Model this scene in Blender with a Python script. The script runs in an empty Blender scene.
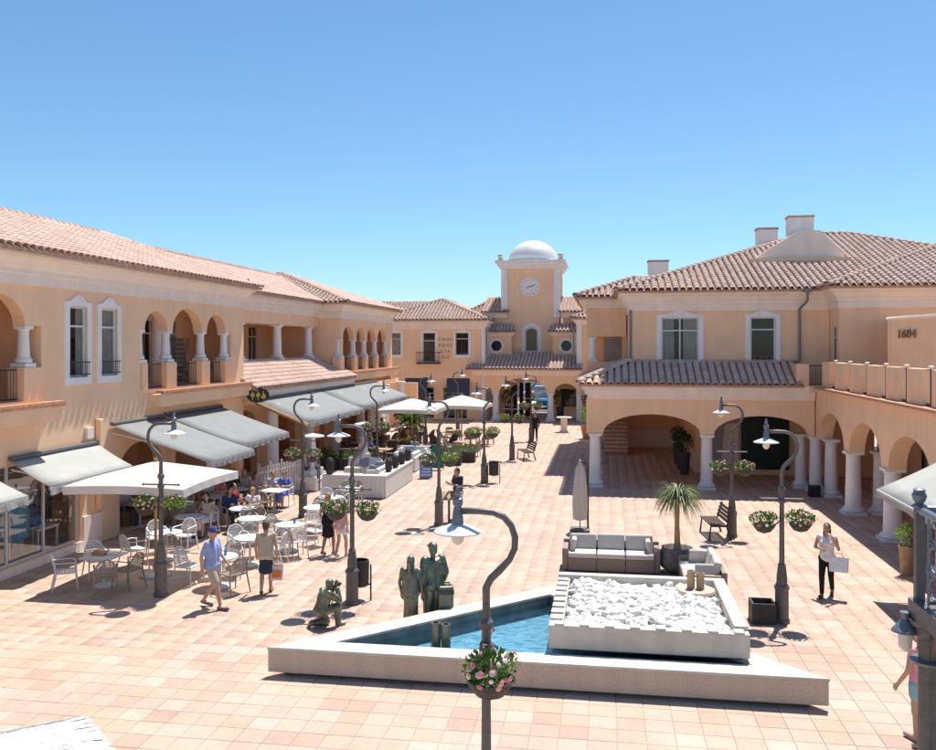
import bpy, bmesh, math, random
import numpy as np
from mathutils import Vector, Matrix
from mathutils.geometry import tessellate_polygon
random.seed(7); np.random.seed(7)
R = math.radians
S = bpy.context.scene
COL = S.collection
# ---------------------------------------------------------------- camera
F, HZ, CX, CAMH, YAW = 870.0, 346.0, 468.0, 5.7, R(9)
cd = bpy.data.cameras.new('camera'); cam = bpy.data.objects.new('camera', cd); COL.objects.link(cam)
cam.location = (0, 0, CAMH); cam.rotation_euler = (R(90), 0, YAW)
cd.sensor_width = 36; cd.sensor_fit = 'HORIZONTAL'; cd.lens = 36 * F / 936
cd.shift_y = -(375 - HZ) / 936; cd.clip_start = .1; cd.clip_end = 3000
S.camera = cam
# ---------------------------------------------------------------- light
SUN_EL, SUN_AZ = R(67.5), R(20)          # azimuth measured from +Y towards +X
W = bpy.data.worlds.new('World'); S.world = W; W.use_nodes = True
nt = W.node_tree; nt.nodes.clear()
sky = nt.nodes.new('ShaderNodeTexSky'); sky.sky_type = 'NISHITA'; sky.sun_disc = False
sky.sun_elevation = SUN_EL; sky.sun_rotation = SUN_AZ
sky.altitude = 0; sky.air_density = 1.0; sky.dust_density = 0.25; sky.ozone_density = 3.5
bg = nt.nodes.new('ShaderNodeBackground'); bg.inputs[1].default_value = .105
ow = nt.nodes.new('ShaderNodeOutputWorld')
tint = nt.nodes.new('ShaderNodeVectorMath'); tint.operation = 'MULTIPLY'; tint.inputs[1].default_value = (.65, .83, .89)
nt.links.new(sky.outputs[0], tint.inputs[0]); nt.links.new(tint.outputs[0], bg.inputs[0]); nt.links.new(bg.outputs[0], ow.inputs[0])
sd = bpy.data.lights.new('sun', 'SUN'); sd.energy = 4.5; sd.angle = R(.53); sd.color = (1, .955, .88)
so = bpy.data.objects.new('sun', sd); COL.objects.link(so); so.location = (10, 30, 40)
SD = Vector((math.sin(SUN_AZ) * math.cos(SUN_EL), math.cos(SUN_AZ) * math.cos(SUN_EL), math.sin(SUN_EL)))
so.rotation_euler = (-SD).to_track_quat('-Z', 'Y').to_euler()
vs = S.view_settings; vs.view_transform = 'Standard'; vs.look = 'None'; vs.exposure = .64; vs.gamma = 1; vs.use_curve_mapping = False
S.render.engine = 'CYCLES'
S.cycles.max_bounces = 8; S.cycles.diffuse_bounces = 5; S.cycles.transparent_max_bounces = 12

def G(x, y, h=0):
    """photo pixel of a point known to lie at height h -> world x, y"""
    z = F * (CAMH - h) / (y - HZ); u = (x - CX) / F * z
    return (u * math.cos(YAW) - z * math.sin(YAW), z * math.cos(YAW) + u * math.sin(YAW))
# ---------------------------------------------------------------- materials
def M(name, col, rough=.65, var=.12, scale=4.0, bump=0.0, bscale=60.0, metal=0.0, island=0.0, objr=0.0, ramp=None, spec=.4,
      streak=0.0, wave=None, alpha=None, dirt=0.0):
    m = bpy.data.materials.new(name); m.use_nodes = True
    t = m.node_tree; N = t.nodes; L = t.links
    b = N['Principled BSDF']; b.inputs['Roughness'].default_value = rough; b.inputs['Metallic'].default_value = metal
    b.inputs['Specular IOR Level'].default_value = spec
    tc = N.new('ShaderNodeTexCoord')
    no = N.new('ShaderNodeTexNoise'); no.inputs['Scale'].default_value = scale; no.inputs['Detail'].default_value = 6
    L.new(tc.outputs['Object'], no.inputs['Vector'])
    if ramp:
        src = N.new('ShaderNodeNewGeometry').outputs['Random Per Island'] if island else N.new('ShaderNodeObjectInfo').outputs['Random']
        rp = N.new('ShaderNodeValToRGB'); rp.color_ramp.interpolation = 'LINEAR'
        els = rp.color_ramp.elements
        while len(els) < len(ramp): els.new(.5)
        for i, c in enumerate(ramp): els[i].position = i / (len(ramp) - 1); els[i].color = (*c, 1)
        L.new(src, rp.inputs[0]); base = rp.outputs[0]
    else:
        rgb = N.new('ShaderNodeRGB'); rgb.outputs[0].default_value = (*col, 1); base = rgb.outputs[0]
    # noise brightness variation
    mr = N.new('ShaderNodeMapRange'); mr.inputs[1].default_value = .3; mr.inputs[2].default_value = .7
    mr.inputs[3].default_value = 1 - var; mr.inputs[4].default_value = 1 + var
    L.new(no.outputs[0], mr.inputs[0]); fac = mr.outputs[0]
    def mul(a, bsock):
        q = N.new('ShaderNodeMath'); q.operation = 'MULTIPLY'; L.new(a, q.inputs[0]); L.new(bsock, q.inputs[1]); return q.outputs[0]
    if island and not ramp:
        g = N.new('ShaderNodeNewGeometry'); m2 = N.new('ShaderNodeMapRange'); m2.inputs[3].default_value = 1 - island; m2.inputs[4].default_value = 1 + island
        L.new(g.outputs['Random Per Island'], m2.inputs[0]); fac = mul(fac, m2.outputs[0])
    if objr:
        g = N.new('ShaderNodeObjectInfo'); m2 = N.new('ShaderNodeMapRange'); m2.inputs[3].default_value = 1 - objr; m2.inputs[4].default_value = 1 + objr
        L.new(g.outputs['Random'], m2.inputs[0]); fac = mul(fac, m2.outputs[0])
    if streak:
        mp = N.new('ShaderNodeMapping'); mp.inputs['Scale'].default_value = (3.5, 3.5, .22); L.new(tc.outputs['Object'], mp.inputs[0])
        n2 = N.new('ShaderNodeTexNoise'); n2.inputs['Scale'].default_value = 1; n2.inputs['Detail'].default_value = 5; L.new(mp.outputs[0], n2.inputs['Vector'])
        m2 = N.new('ShaderNodeMapRange'); m2.inputs[1].default_value = .35; m2.inputs[2].default_value = .65; m2.inputs[3].default_value = 1 - streak; m2.inputs[4].default_value = 1 + streak * .5
        L.new(n2.outputs[0], m2.inputs[0]); fac = mul(fac, m2.outputs[0])
    if dirt:
        n3 = N.new('ShaderNodeTexNoise'); n3.inputs['Scale'].default_value = .45; n3.inputs['Detail'].default_value = 9; n3.inputs['Roughness'].default_value = .7
        gp = N.new('ShaderNodeNewGeometry'); L.new(gp.outputs['Position'], n3.inputs['Vector'])
        m2 = N.new('ShaderNodeMapRange'); m2.inputs[1].default_value = .32; m2.inputs[2].default_value = .62; m2.inputs[3].default_value = 1 - dirt; m2.inputs[4].default_value = 1.03
        L.new(n3.outputs[0], m2.inputs[0]); fac = mul(fac, m2.outputs[0])
    vm = N.new('ShaderNodeVectorMath'); vm.operation = 'SCALE'; L.new(base, vm.inputs[0]); L.new(fac, vm.inputs['Scale'])
    L.new(vm.outputs[0], b.inputs['Base Color'])
    if bump:
        if wave:
            wv = N.new('ShaderNodeTexWave'); wv.inputs['Scale'].default_value = wave; wv.bands_direction = 'Z'; wv.inputs['Distortion'].default_value = 1.5
            L.new(tc.outputs['Object'], wv.inputs['Vector']); hs = wv.outputs['Fac']
        else:
            nb = N.new('ShaderNodeTexNoise'); nb.inputs['Scale'].default_value = bscale; nb.inputs['Detail'].default_value = 4
            L.new(tc.outputs['Object'], nb.inputs['Vector']); hs = nb.outputs[0]
        bp = N.new('ShaderNodeBump'); bp.inputs['Strength'].default_value = min(1, bump); bp.inputs['Distance'].default_value = .01
        L.new(hs, bp.inputs['Height']); L.new(bp.outputs[0], b.inputs['Normal'])
    return m

def glass_mat(name, tint=(.75, .8, .82), refl=.22):
    m = bpy.data.materials.new(name); m.use_nodes = True; t = m.node_tree; N = t.nodes; L = t.links; N.clear()
    o = N.new('ShaderNodeOutputMaterial'); tr = N.new('ShaderNodeBsdfTransparent'); tr.inputs[0].default_value = (*tint, 1)
    gl = N.new('ShaderNodeBsdfGlossy'); gl.inputs['Roughness'].default_value = .02; gl.inputs[0].default_value = (.9, .95, 1, 1)
    fr = N.new('ShaderNodeFresnel'); fr.inputs[0].default_value = 1.5
    ad = N.new('ShaderNodeMath'); ad.operation = 'ADD'; ad.use_clamp = True; ad.inputs[1].default_value = refl; L.new(fr.outputs[0], ad.inputs[0])
    mx = N.new('ShaderNodeMixShader'); gf = N.new('ShaderNodeNewGeometry'); sb = N.new('ShaderNodeMath'); sb.operation = 'SUBTRACT'; sb.use_clamp = True; L.new(ad.outputs[0], sb.inputs[0]); L.new(gf.outputs['Backfacing'], sb.inputs[1])
    L.new(sb.outputs[0], mx.inputs[0]); L.new(tr.outputs[0], mx.inputs[1]); L.new(gl.outputs[0], mx.inputs[2])
    L.new(mx.outputs[0], o.inputs[0]); return m

def leaf_mat(name, cols):
    m = bpy.data.materials.new(name); m.use_nodes = True; t = m.node_tree; N = t.nodes; L = t.links
    b = N['Principled BSDF']; b.inputs['Roughness'].default_value = .5
    g = N.new('ShaderNodeNewGeometry'); rp = N.new('ShaderNodeValToRGB'); e = rp.color_ramp.elements
    while len(e) < len(cols): e.new(.5)
    for i, c in enumerate(cols): e[i].position = i / (len(cols) - 1); e[i].color = (*c, 1)
    L.new(g.outputs['Random Per Island'], rp.inputs[0]); L.new(rp.outputs[0], b.inputs['Base Color'])
    tl = N.new('ShaderNodeBsdfTranslucent'); L.new(rp.outputs[0], tl.inputs[0])
    mx = N.new('ShaderNodeMixShader'); mx.inputs[0].default_value = .3
    L.new(b.outputs[0], mx.inputs[1]); L.new(tl.outputs[0], mx.inputs[2]); L.new(mx.outputs[0], N['Material Output'].inputs[0]); return m

def cloth_mat(name, col, trans=.35, var=.06):
    m = M(name, col, .85, var, 2.0, .15, 220); t = m.node_tree; N = t.nodes; L = t.links; b = N['Principled BSDF']
    tl = N.new('ShaderNodeBsdfTranslucent'); tl.inputs[0].default_value = (*col, 1)
    mx = N.new('ShaderNodeMixShader'); mx.inputs[0].default_value = trans
    L.new(b.outputs[0], mx.inputs[1]); L.new(tl.outputs[0], mx.inputs[2]); L.new(mx.outputs[0], N['Material Output'].inputs[0]); return m

TILE_RAMP = [tuple(.82 * (.58 * a + .42 * b) for a, b in zip(c, (.62, .475, .385))) for c in [(.60, .40, .285), (.66, .45, .32), (.69, .505, .385), (.63, .45, .35), (.70, .47, .33), (.57, .355, .265), (.67, .51, .41), (.71, .55, .44), (.64, .43, .30), (.50, .32, .25)]]
ROOF_RAMP = [tuple(.84 * v for v in c) for c in ((.76, .52, .41), (.80, .565, .455), (.72, .47, .365), (.82, .61, .51), (.77, .545, .445), (.66, .42, .32), (.79, .585, .485))]
mt = dict(
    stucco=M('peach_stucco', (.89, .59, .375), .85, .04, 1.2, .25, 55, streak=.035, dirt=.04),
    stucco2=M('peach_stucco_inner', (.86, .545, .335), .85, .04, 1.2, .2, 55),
    trim=M('cream_trim', (.86, .735, .64), .75, .05, 2, .1, 60, streak=.04),
    white=M('white_plaster', (.83, .80, .785), .7, .05, 2, .15, 50, streak=.05),
    dome=M('white_dome', (.68, .68, .67), .55, .04, 2, .1, 40),
    rooft=M('roof_tile', (.6, .4, .3), .85, .08, 9, .2, 40, island=1, ramp=ROOF_RAMP, dirt=.08),
    roofo=M('roof_tile_single', (.6, .4, .3), .85, .08, 9, .2, 40, ramp=ROOF_RAMP, dirt=.08),
    pan=M('roof_pan', (.52, .33, .245), .9, .2, 6, .3, 30, dirt=.25),
    tile_i=M('paving_field', (.6, .4, .3), .6, .07, 14, .12, 90, island=1, ramp=TILE_RAMP, spec=.3, dirt=.17),
    tile_o=M('paving_single', (.6, .4, .3), .6, .07, 14, .12, 90, ramp=TILE_RAMP, spec=.3, dirt=.17),
    grout=M('grout', (.45, .36, .30), .9, .12, 20, .2, 90),
    brick=M('terracotta_brick', (.52, .26, .165), .85, .15, 8, .3, 60, island=.18),
    iron=M('grey_iron', (.145, .135, .132), .5, .15, 12, .15, 80, metal=.35),
    ironblue=M('blue_grey_iron', (.18, .20, .23), .42, .15, 12, .15, 80, metal=.4),
    shade_w=M('lamp_enamel', (.72, .74, .76), .35, .04, 8),
    bulb=M('bulb_glass', (.75, .68, .58), .2, .05, 8),
    blackiron=M('black_iron', (.03, .03, .032), .5, .2, 15),
    frame=M('window_frame', (.66, .66, .67), .5, .04, 5),
    dark=M('painted_interior_dark', (.045, .038, .034), .9, .3, 1.5),  # near-black colour stands in for the shade inside the rooms
    glass=glass_mat('window_glass', (.80, .80, .79), .0), shopglass=glass_mat('shop_glass', (.95, .96, .96), .12),
    curtain=M('curtain', (.52, .51, .49), .9, .15, 3),
    awn_g=cloth_mat('grey_awning', (.265, .275, .275), .10), awn_c=cloth_mat('cream_awning', (.46, .465, .435), .15), awn_w=cloth_mat('white_canvas', (.70, .68, .65), .3),
    awn_n=cloth_mat('navy_awning', (.07, .075, .10), .05),
    resin_w=M('white_resin', (.68, .67, .66), .45, .04, 6, island=.03), resin_b=M('taupe_resin', (.30, .245, .20), .55, .12, 8, island=.06),
    resin_g=M('grey_resin', (.40, .385, .37), .55, .1, 8), wicker=M('dark_wicker', (.085, .06, .05), .8, .25, 30, .5, 120),
    wicker_t=M('taupe_wicker', (.35, .28, .225), .85, .25, 40, .8, 160, wave=26), cushion=M('grey_cushion', (.55, .51, .475), .95, .05, 5, .25, 150),
    cushion_w=M('white_cushion', (.64, .63, .61), .9, .04, 5, .2, 150), cushion_b=M('slate_cushion', (.22, .26, .31), .9, .1, 5),
    wood=M('wood', (.30, .175, .10), .7, .25, 6, .3, 50), woodd=M('dark_wood', (.075, .045, .033), .6, .3, 6, .2, 50), timber=M('pale_timber', (.40, .26, .15), .7, .2, 6, .2, 50),
    stone=M('travertine', (.58, .525, .46), .7, .10, 2.5, .5, 70, streak=.06, dirt=.12), stone_shaded_tan=M('travertine_shaded_tan', (.55, .43, .34), .8, .13, 30, .6, 90, streak=.06),  # second travertine: rim-side shade and floor bounce put into its colour; also tan disc
    pebble=M('white_stone', (.66, .645, .62), .65, .06, 8, .3, 30, objr=.05), plinth_shade=M('plinth_gap_shade', (.10, .085, .08), .8, .2, 8),  # plinth colour near black: holds the shadow gap under rim and bed
    pool=M('pool_mosaic', (.20, .40, .52), .4, .25, 6, .1, 60), poolwall=M('pool_wall', (.12, .13, .13), .5, .3, 4, .2, 40),
    bronze=M('bronze', (.17, .18, .135), .42, .35, 7, .3, 40, metal=.55), bronze_d=M('bronze_dark', (.085, .075, .06), .45, .3, 8, .3, 40, metal=.5),
    skin=M('skin', (.50, .295, .21), .55, .06, 6), skin_t=M('tanned_skin', (.45, .24, .155), .55, .06, 6),
    hair_b=M('brown_hair', (.11, .06, .035), .6, .3, 40, .6, 90), hair_k=M('black_hair', (.022, .018, .016), .5, .3, 40, .6, 90), hair_bl=M('fair_hair', (.36, .22, .11), .6, .25, 40, .6, 90),
    hair_g=M('grey_hair', (.42, .38, .34), .6, .2, 40),
    leaf=leaf_mat('leaf', [(.045, .11, .02), (.09, .19, .03), (.13, .24, .05), (.07, .15, .03)]),
    leaf_y=leaf_mat('leaf_bright', [(.16, .26, .03), (.25, .34, .05), (.10, .19, .03), (.30, .36, .07)]),
    leaf_d=leaf_mat('leaf_dark', [(.02, .05, .015), (.035, .075, .02), (.05, .10, .03)]),
    leaf_p=leaf_mat('palm_leaf', [(.14, .19, .06), (.19, .24, .08), (.24, .25, .10), (.10, .16, .04)]),
    flower=leaf_mat('petal', [(.75, .20, .26), (.80, .68, .66), (.70, .10, .14), (.82, .45, .48), (.85, .80, .76)]),
    pot=M('dark_pot', (.05, .045, .043), .6, .2, 8), potg=M('grey_pot', (.16, .15, .145), .75, .25, 6, .4, 30), terra=M('terracotta_pot', (.48, .23, .13), .8, .12, 8),
    soil=M('soil', (.06, .04, .03), .95, .3, 20, .5, 40), red=M('red_cloth', (.50, .045, .055), .85, .08, 6), blue=M('blue_plastic', (.04, .20, .45), .4, .08, 6),
    green=M('green_board', (.015, .16, .11), .6, .1, 5), door_g=M('dark_green_door', (.012, .022, .018), .5, .3, 3), gold=M('gold_paint', (.62, .44, .05), .4, .1, 8),
    black=M('black_paint', (.02, .02, .022), .45, .1, 8), paper=M('paper', (.78, .77, .75), .8, .03, 6), sign_b=M('blue_sign', (.16, .26, .50), .6, .15, 20),
    steel=M('steel', (.55, .55, .56), .35, .08, 10, metal=.8), rubber=M('rubber', (.02, .02, .02), .8, .1, 8),
    asphalt=M('asphalt', (.12, .115, .11), .9, .15, 8, .4, 80), ground=M('dry_ground', (.30, .24, .18), .95, .2, .2, .3, 3),
)
def cloth(n, c): 
    k = 'cloth_' + n
    if k not in mt: mt[k] = M(k, c, .9, .10, 9, .7, 22)
    return mt[k]
# ---------------------------------------------------------------- mesh helpers
class MB:
    def __init__(s): s.v = []; s.f = []
    def add(s, vs, fs):
        o = len(s.v); s.v += [tuple(p) for p in vs]; s.f += [tuple(i + o for i in q) for q in fs]; return s
    def box(s, x0, x1, y0, y1, z0, z1):
        return s.add([(x0, y0, z0), (x1, y0, z0), (x1, y1, z0), (x0, y1, z0), (x0, y0, z1), (x1, y0, z1), (x1, y1, z1), (x0, y1, z1)],
                     [(3, 2, 1, 0), (4, 5, 6, 7), (0, 1, 5, 4), (1, 2, 6, 5), (2, 3, 7, 6), (3, 0, 4, 7)])
    def cbox(s, c, d, rz=0, rx=0, ry=0):
        m = Matrix.Translation(c) @ Matrix.Rotation(rz, 4, 'Z') @ Matrix.Rotation(rx, 4, 'X') @ Matrix.Rotation(ry, 4, 'Y')
        k = MB().box(-d[0] / 2, d[0] / 2, -d[1] / 2, d[1] / 2, -d[2] / 2, d[2] / 2)
        return s.add([m @ Vector(p) for p in k.v], k.f)
    def prism(s, poly, z0, z1):
        n = len(poly); s.add([(p[0], p[1], z0) for p in poly] + [(p[0], p[1], z1) for p in poly],
              [tuple(range(n))[::-1], tuple(range(n, 2 * n))] + [(i, (i + 1) % n, n + (i + 1) % n, n + i) for i in range(n)]); return s
    def tube(s, pts, r, n=8, cap=True, flat=None):
        pts = [Vector(p) for p in pts]; rs = r if isinstance(r, (list, tuple)) else [r] * len(pts)
        vs = []; up = None
        for i, p in enumerate(pts):
            t = (pts[min(i + 1, len(pts) - 1)] - pts[max(i - 1, 0)]).normalized()
            if up is None: up = Vector((0, 0, 1)) if abs(t.z) < .9 else Vector((1, 0, 0))
            a = up.cross(t); a = a.normalized() if a.length > 1e-6 else Vector((1, 0, 0)); b = t.cross(a).normalized(); up = b
            for k in range(n):
                an = 2 * math.pi * k / n; vs.append(p + (a * math.cos(an) + b * math.sin(an) * (flat or 1)) * rs[i])
        fs = [(i * n + k, i * n + (k + 1) % n, (i + 1) * n + (k + 1) % n, (i + 1) * n + k) for i in range(len(pts) - 1) for k in range(n)]
        if cap: fs += [tuple(range(n))[::-1], tuple(range((len(pts) - 1) * n, len(pts) * n))]
        return s.add(vs, fs)
    def lathe(s, prof, n=16, c=(0, 0, 0)):
        vs = [(c[0] + r * math.cos(2 * math.pi * k / n), c[1] + r * math.sin(2 * math.pi * k / n), c[2] + z) for r, z in prof for k in range(n)]
        m = len(prof); fs = [(i * n + k, i * n + (k + 1) % n, (i + 1) * n + (k + 1) % n, (i + 1) * n + k) for i in range(m - 1) for k in range(n)]
        fs += [tuple(range(n))[::-1], tuple(range((m - 1) * n, m * n))]
        return s.add(vs, fs)
    def ell(s, c, r, n=10, m=7, mat=None):
        vs = []; 
        for i in range(1, m):
            th = math.pi * i / m
            for k in range(n): ph = 2 * math.pi * k / n; vs.append(Vector((r[0] * math.sin(th) * math.cos(ph), r[1] * math.sin(th) * math.sin(ph), r[2] * math.cos(th))))
        vs += [Vector((0, 0, r[2])), Vector((0, 0, -r[2]))]; T = len(vs) - 2
        fs = [(i * n + (k + 1) % n, i * n + k, (i + 1) * n + k, (i + 1) * n + (k + 1) % n) for i in range(m - 2) for k in range(n)]
        fs += [(k, (k + 1) % n, T) for k in range(n)] + [((m - 2) * n + (k + 1) % n, (m - 2) * n + k, T + 1) for k in range(n)]
        if mat is not None: vs = [mat @ v for v in vs]
        return s.add([v + Vector(c) for v in vs], fs)
    def cap(s, a, b, ra, rb, n=10):
        """tapered capsule"""
        a = Vector(a); b = Vector(b); t = (b - a); L = t.length or 1e-4; t = t / L
        q = []
        for an in (90, 60, 30): q.append((a - t * ra * math.sin(R(an)), max(ra * math.cos(R(an)), .001)))
        q += [(a, ra), (b, rb)]
        for an in (30, 60, 90): q.append((b + t * rb * math.sin(R(an)), max(rb * math.cos(R(an)), .001)))
        return s.tube([p for p, _ in q], [r for _, r in q], n)
    def bake(s, mtx): s.v = [tuple(mtx @ Vector(p)) for p in s.v]; return s
    def mesh(s, name):
        me = bpy.data.meshes.new(name); me.from_pydata(s.v, [], s.f); me.update(); return me
    def build(s, name, mat, parent=None, smooth=False, bevel=0, label=None, world=False, fixn=False, kind=None, remesh=0):
        me = s.mesh(name)
        if fixn:
            bm = bmesh.new(); bm.from_mesh(me); bmesh.ops.recalc_face_normals(bm, faces=bm.faces); bm.to_mesh(me); bm.free()
        return link(name, me, mat, parent, smooth, bevel, label, world, kind, remesh)

def link(name, me, mat, parent=None, smooth=False, bevel=0, label=None, world=False, kind=None, remesh=0):
    o = bpy.data.objects.new(name, me); COL.objects.link(o)
    if not me.materials: me.materials.append(mt[mat] if isinstance(mat, str) else mat)
    if smooth and len(me.polygons):
        me.polygons.foreach_set('use_smooth', [True] * len(me.polygons))
    if bevel:
        b = o.modifiers.new('bevel', 'BEVEL'); b.width = bevel; b.segments = 4 if bevel > .03 else 2; b.limit_method = 'ANGLE'; b.angle_limit = R(40); b.harden_normals = False
    if remesh:
        rm = o.modifiers.new('remesh', 'REMESH'); rm.mode = 'VOXEL'; rm.voxel_size = remesh; rm.use_smooth_shade = True
        sm = o.modifiers.new('smooth', 'SMOOTH'); sm.iterations = 3; sm.factor = .5
    if parent is not None:
        o.parent = parent
        if world: 
            p = Vector(); q = parent
            while q: p += q.location; q = q.parent
            o.location = -p
    if label: o['label'] = label
    if kind: o['kind'] = kind
    return o
def thing(name, label, cat, loc=(0, 0, 0), rz=0, group=None, sc=1):
    o = bpy.data.objects.new(name, None); COL.objects.link(o); o.empty_display_size = .2
    o.location = loc; o.rotation_euler = (0, 0, rz); o.scale = (sc, sc, sc); o['label'] = label; o['category'] = cat
    if group: o['group'] = group
    return o
def tag(o, label, cat, group=None):
    o['label'] = label; o['category'] = cat
    if group: o['group'] = group
    return o
def kids(o): return [c for c in CH.get(o.name, [])]
CH = {}
def dup(root, loc, rz=0, label=None, group=None, sc=None, swap=None):
    """copy a thing with its parts and sub-parts; swap maps a material to another (mesh data copied once)"""
    def cp(o, par):
        c = o.copy(); COL.objects.link(c)
        if swap and o.data is not None and o.data.materials and o.data.materials[0].name in swap:
            key = (o.data.name, tuple(sorted((a, b.name) for a, b in swap.items())))
            if key not in SW:
                d = o.data.copy(); d.materials[0] = swap[o.data.materials[0].name]; SW[key] = d
            c.data = SW[key]
        c.parent = par
        for ch in [x for x in list(o.children)]: cp(ch, c)
        return c
    c = cp(root, None); c.location = loc; c.rotation_euler = (0, 0, rz)
    if sc: c.scale = (sc, sc, sc)
    if label: c['label'] = label
    if group: c['group'] = group
    return c
SW = {}
def struct(o): o['kind'] = 'structure'; return o
# ---- walls with real openings
def arc(s0, s1, z, rise, n=12):
    c, a = (s0 + s1) / 2, (s1 - s0) / 2
    return [(c - a * math.cos(math.pi * i / n), z + rise * math.sin(math.pi * i / n)) for i in range(n + 1)]
def rect(s0, s1, z0, z1): return [(s0, z0), (s1, z0), (s1, z1), (s0, z1)]
def arched(s0, s1, z0, zs, rise, n=12): return [(s0, z0)] + arc(s0, s1, zs, rise, n) + [(s1, z0)]
def wallmb(o, u, nrm, outline, holes, t):
    """wall sheet of thickness t: o origin, u horizontal direction, nrm points to the back"""
    o = Vector(o); u = Vector(u); nrm = Vector(nrm); Z = Vector((0, 0, 1))
    loops = [outline] + list(holes); pts = [p for l in loops for p in l]
    tr = tessellate_polygon([[Vector((p[0], p[1], 0)) for p in l] for l in loops])
    n = len(pts); P = lambda p, d: o + u * p[0] + Z * p[1] + nrm * d
    vs = [P(p, 0) for p in pts] + [P(p, t) for p in pts]
    fs = [tuple(q) for q in tr] + [tuple(i + n for i in q[::-1]) for q in tr]
    k = 0
    for l in loops:
        m = len(l)
        for i in range(m): a, b = k + i, k + (i + 1) % m; fs.append((a, b, b + n, a + n))
        k += m
    return MB().add(vs, fs)
def wall(name, mat, parent, o, u, nrm, outline, holes=(), t=.3, label=None):
    return wallmb(o, u, nrm, outline, list(holes), t).build(name, mat, parent, world=True, fixn=True, label=label)
X_, Y_ = Vector((1, 0, 0)), Vector((0, 1, 0))
# ---- barrel roof tiles
def tile_proto(pw, L):
    n = 6; vs = []
    for (y, r, z) in ((0, pw * .43, .010), (0, pw * .39, .010), (L * 1.12, pw * .40, .0)):
        for k in range(n + 1):
            a = math.pi * k / n; vs.append((-r * math.cos(a), y, z + r * math.sin(a) * .82))
    m = n + 1; fs = []
    for k in range(n):
        fs.append((m + k, m + k + 1, k + 1, k)); fs.append((k, k + 1, 2 * m + k + 1, 2 * m + k))
    return np.array(vs), fs
def np_mesh(name, V, Fq):
    me = bpy.data.meshes.new(name); nf = len(Fq)
    me.vertices.add(len(V)); me.vertices.foreach_set('co', V.astype(np.float32).ravel())
    k = Fq.shape[1]; me.loops.add(nf * k); me.loops.foreach_set('vertex_index', Fq.astype(np.int32).ravel())
    me.polygons.add(nf); me.polygons.foreach_set('loop_start', np.arange(0, nf * k, k, dtype=np.int32)); me.polygons.foreach_set('loop_total', np.full(nf, k, dtype=np.int32))
    me.update(calc_edges=True); return me
TP, TL = .285, .34
TV, TF = tile_proto(TP, TL)
TMESH = None
def roof_plane(poly, single=False):
    """poly[0]-poly[1] is the eave edge (seen from outside, running left to right); returns tile matrices"""
    P = [Vector(p) for p in poly]; u = (P[1] - P[0]).normalized(); n = Vector((0, 0, 0))
    for i in range(1, len(P) - 1): n += (P[i] - P[0]).cross(P[i + 1] - P[0])
    n.normalize()
    if n.z < 0: n = -n
    s = n.cross(u).normalized(); 
    ab = [((p - P[0]).dot(u), (p - P[0]).dot(s)) for p in P]
    A = [a for a, b in ab]; B = [b for a, b in ab]; out = []
    area = sum(ab[i][0] * ab[(i + 1) % len(ab)][1] - ab[(i + 1) % len(ab)][0] * ab[i][1] for i in range(len(ab)))
    sg = 1 if area > 0 else -1
    nc = max(1, round((max(A) - min(A)) / TP)); pw = (max(A) - min(A)) / nc
    for i in range(nc):
        a = min(A) + (i + .5) * pw; j = 0
        while True:
            b = j * TL - .06
            if b > max(B): break
            ok = True
            for q in range(len(ab)):
                (x0, y0), (x1, y1) = ab[q], ab[(q + 1) % len(ab)]
                if q == 0: continue
                if sg * ((x1 - x0) * (b + TL * .5 - y0) - (y1 - y0) * (a - x0)) < 0: ok = False; break
            if ok:
                jt = (random.random() - .5)
                m = Matrix((( *u, 0), (*s, 0), (*n, 0))).transposed() if False else None
                out.append((P[0] + u * (a + jt * .012) + s * (b + (random.random() - .5) * .02) + n * .03, u + s * jt * .03, s, n + u * jt * .05))
            j += 1
    return out
def tiles_mesh(name, mats):
    if not mats: return None
    nv = len(TV); V = np.zeros((len(mats) * nv, 3)); Q = np.array(TF); FF = np.zeros((len(mats) * len(Q), 4), int)
    for i, (p, u, s, n) in enumerate(mats):
        A = np.array([u, s, n]); V[i * nv:(i + 1) * nv] = TV @ A + np.array(p); FF[i * len(Q):(i + 1) * len(Q)] = Q + i * nv
    return np_mesh(name, V, FF)
def ridge_tiles(p0, p1):
    p0 = Vector(p0); p1 = Vector(p1); d = p1 - p0; L = d.length; s = d / L
    u = s.cross(Vector((0, 0, 1))).normalized(); n = u.cross(s).normalized(); c = max(1, int(L / TL)); k = 1.35
    return [(p0 + s * (L * i / c) + n * .05, u * k, s, n * k * .9) for i in range(c)]
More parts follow.
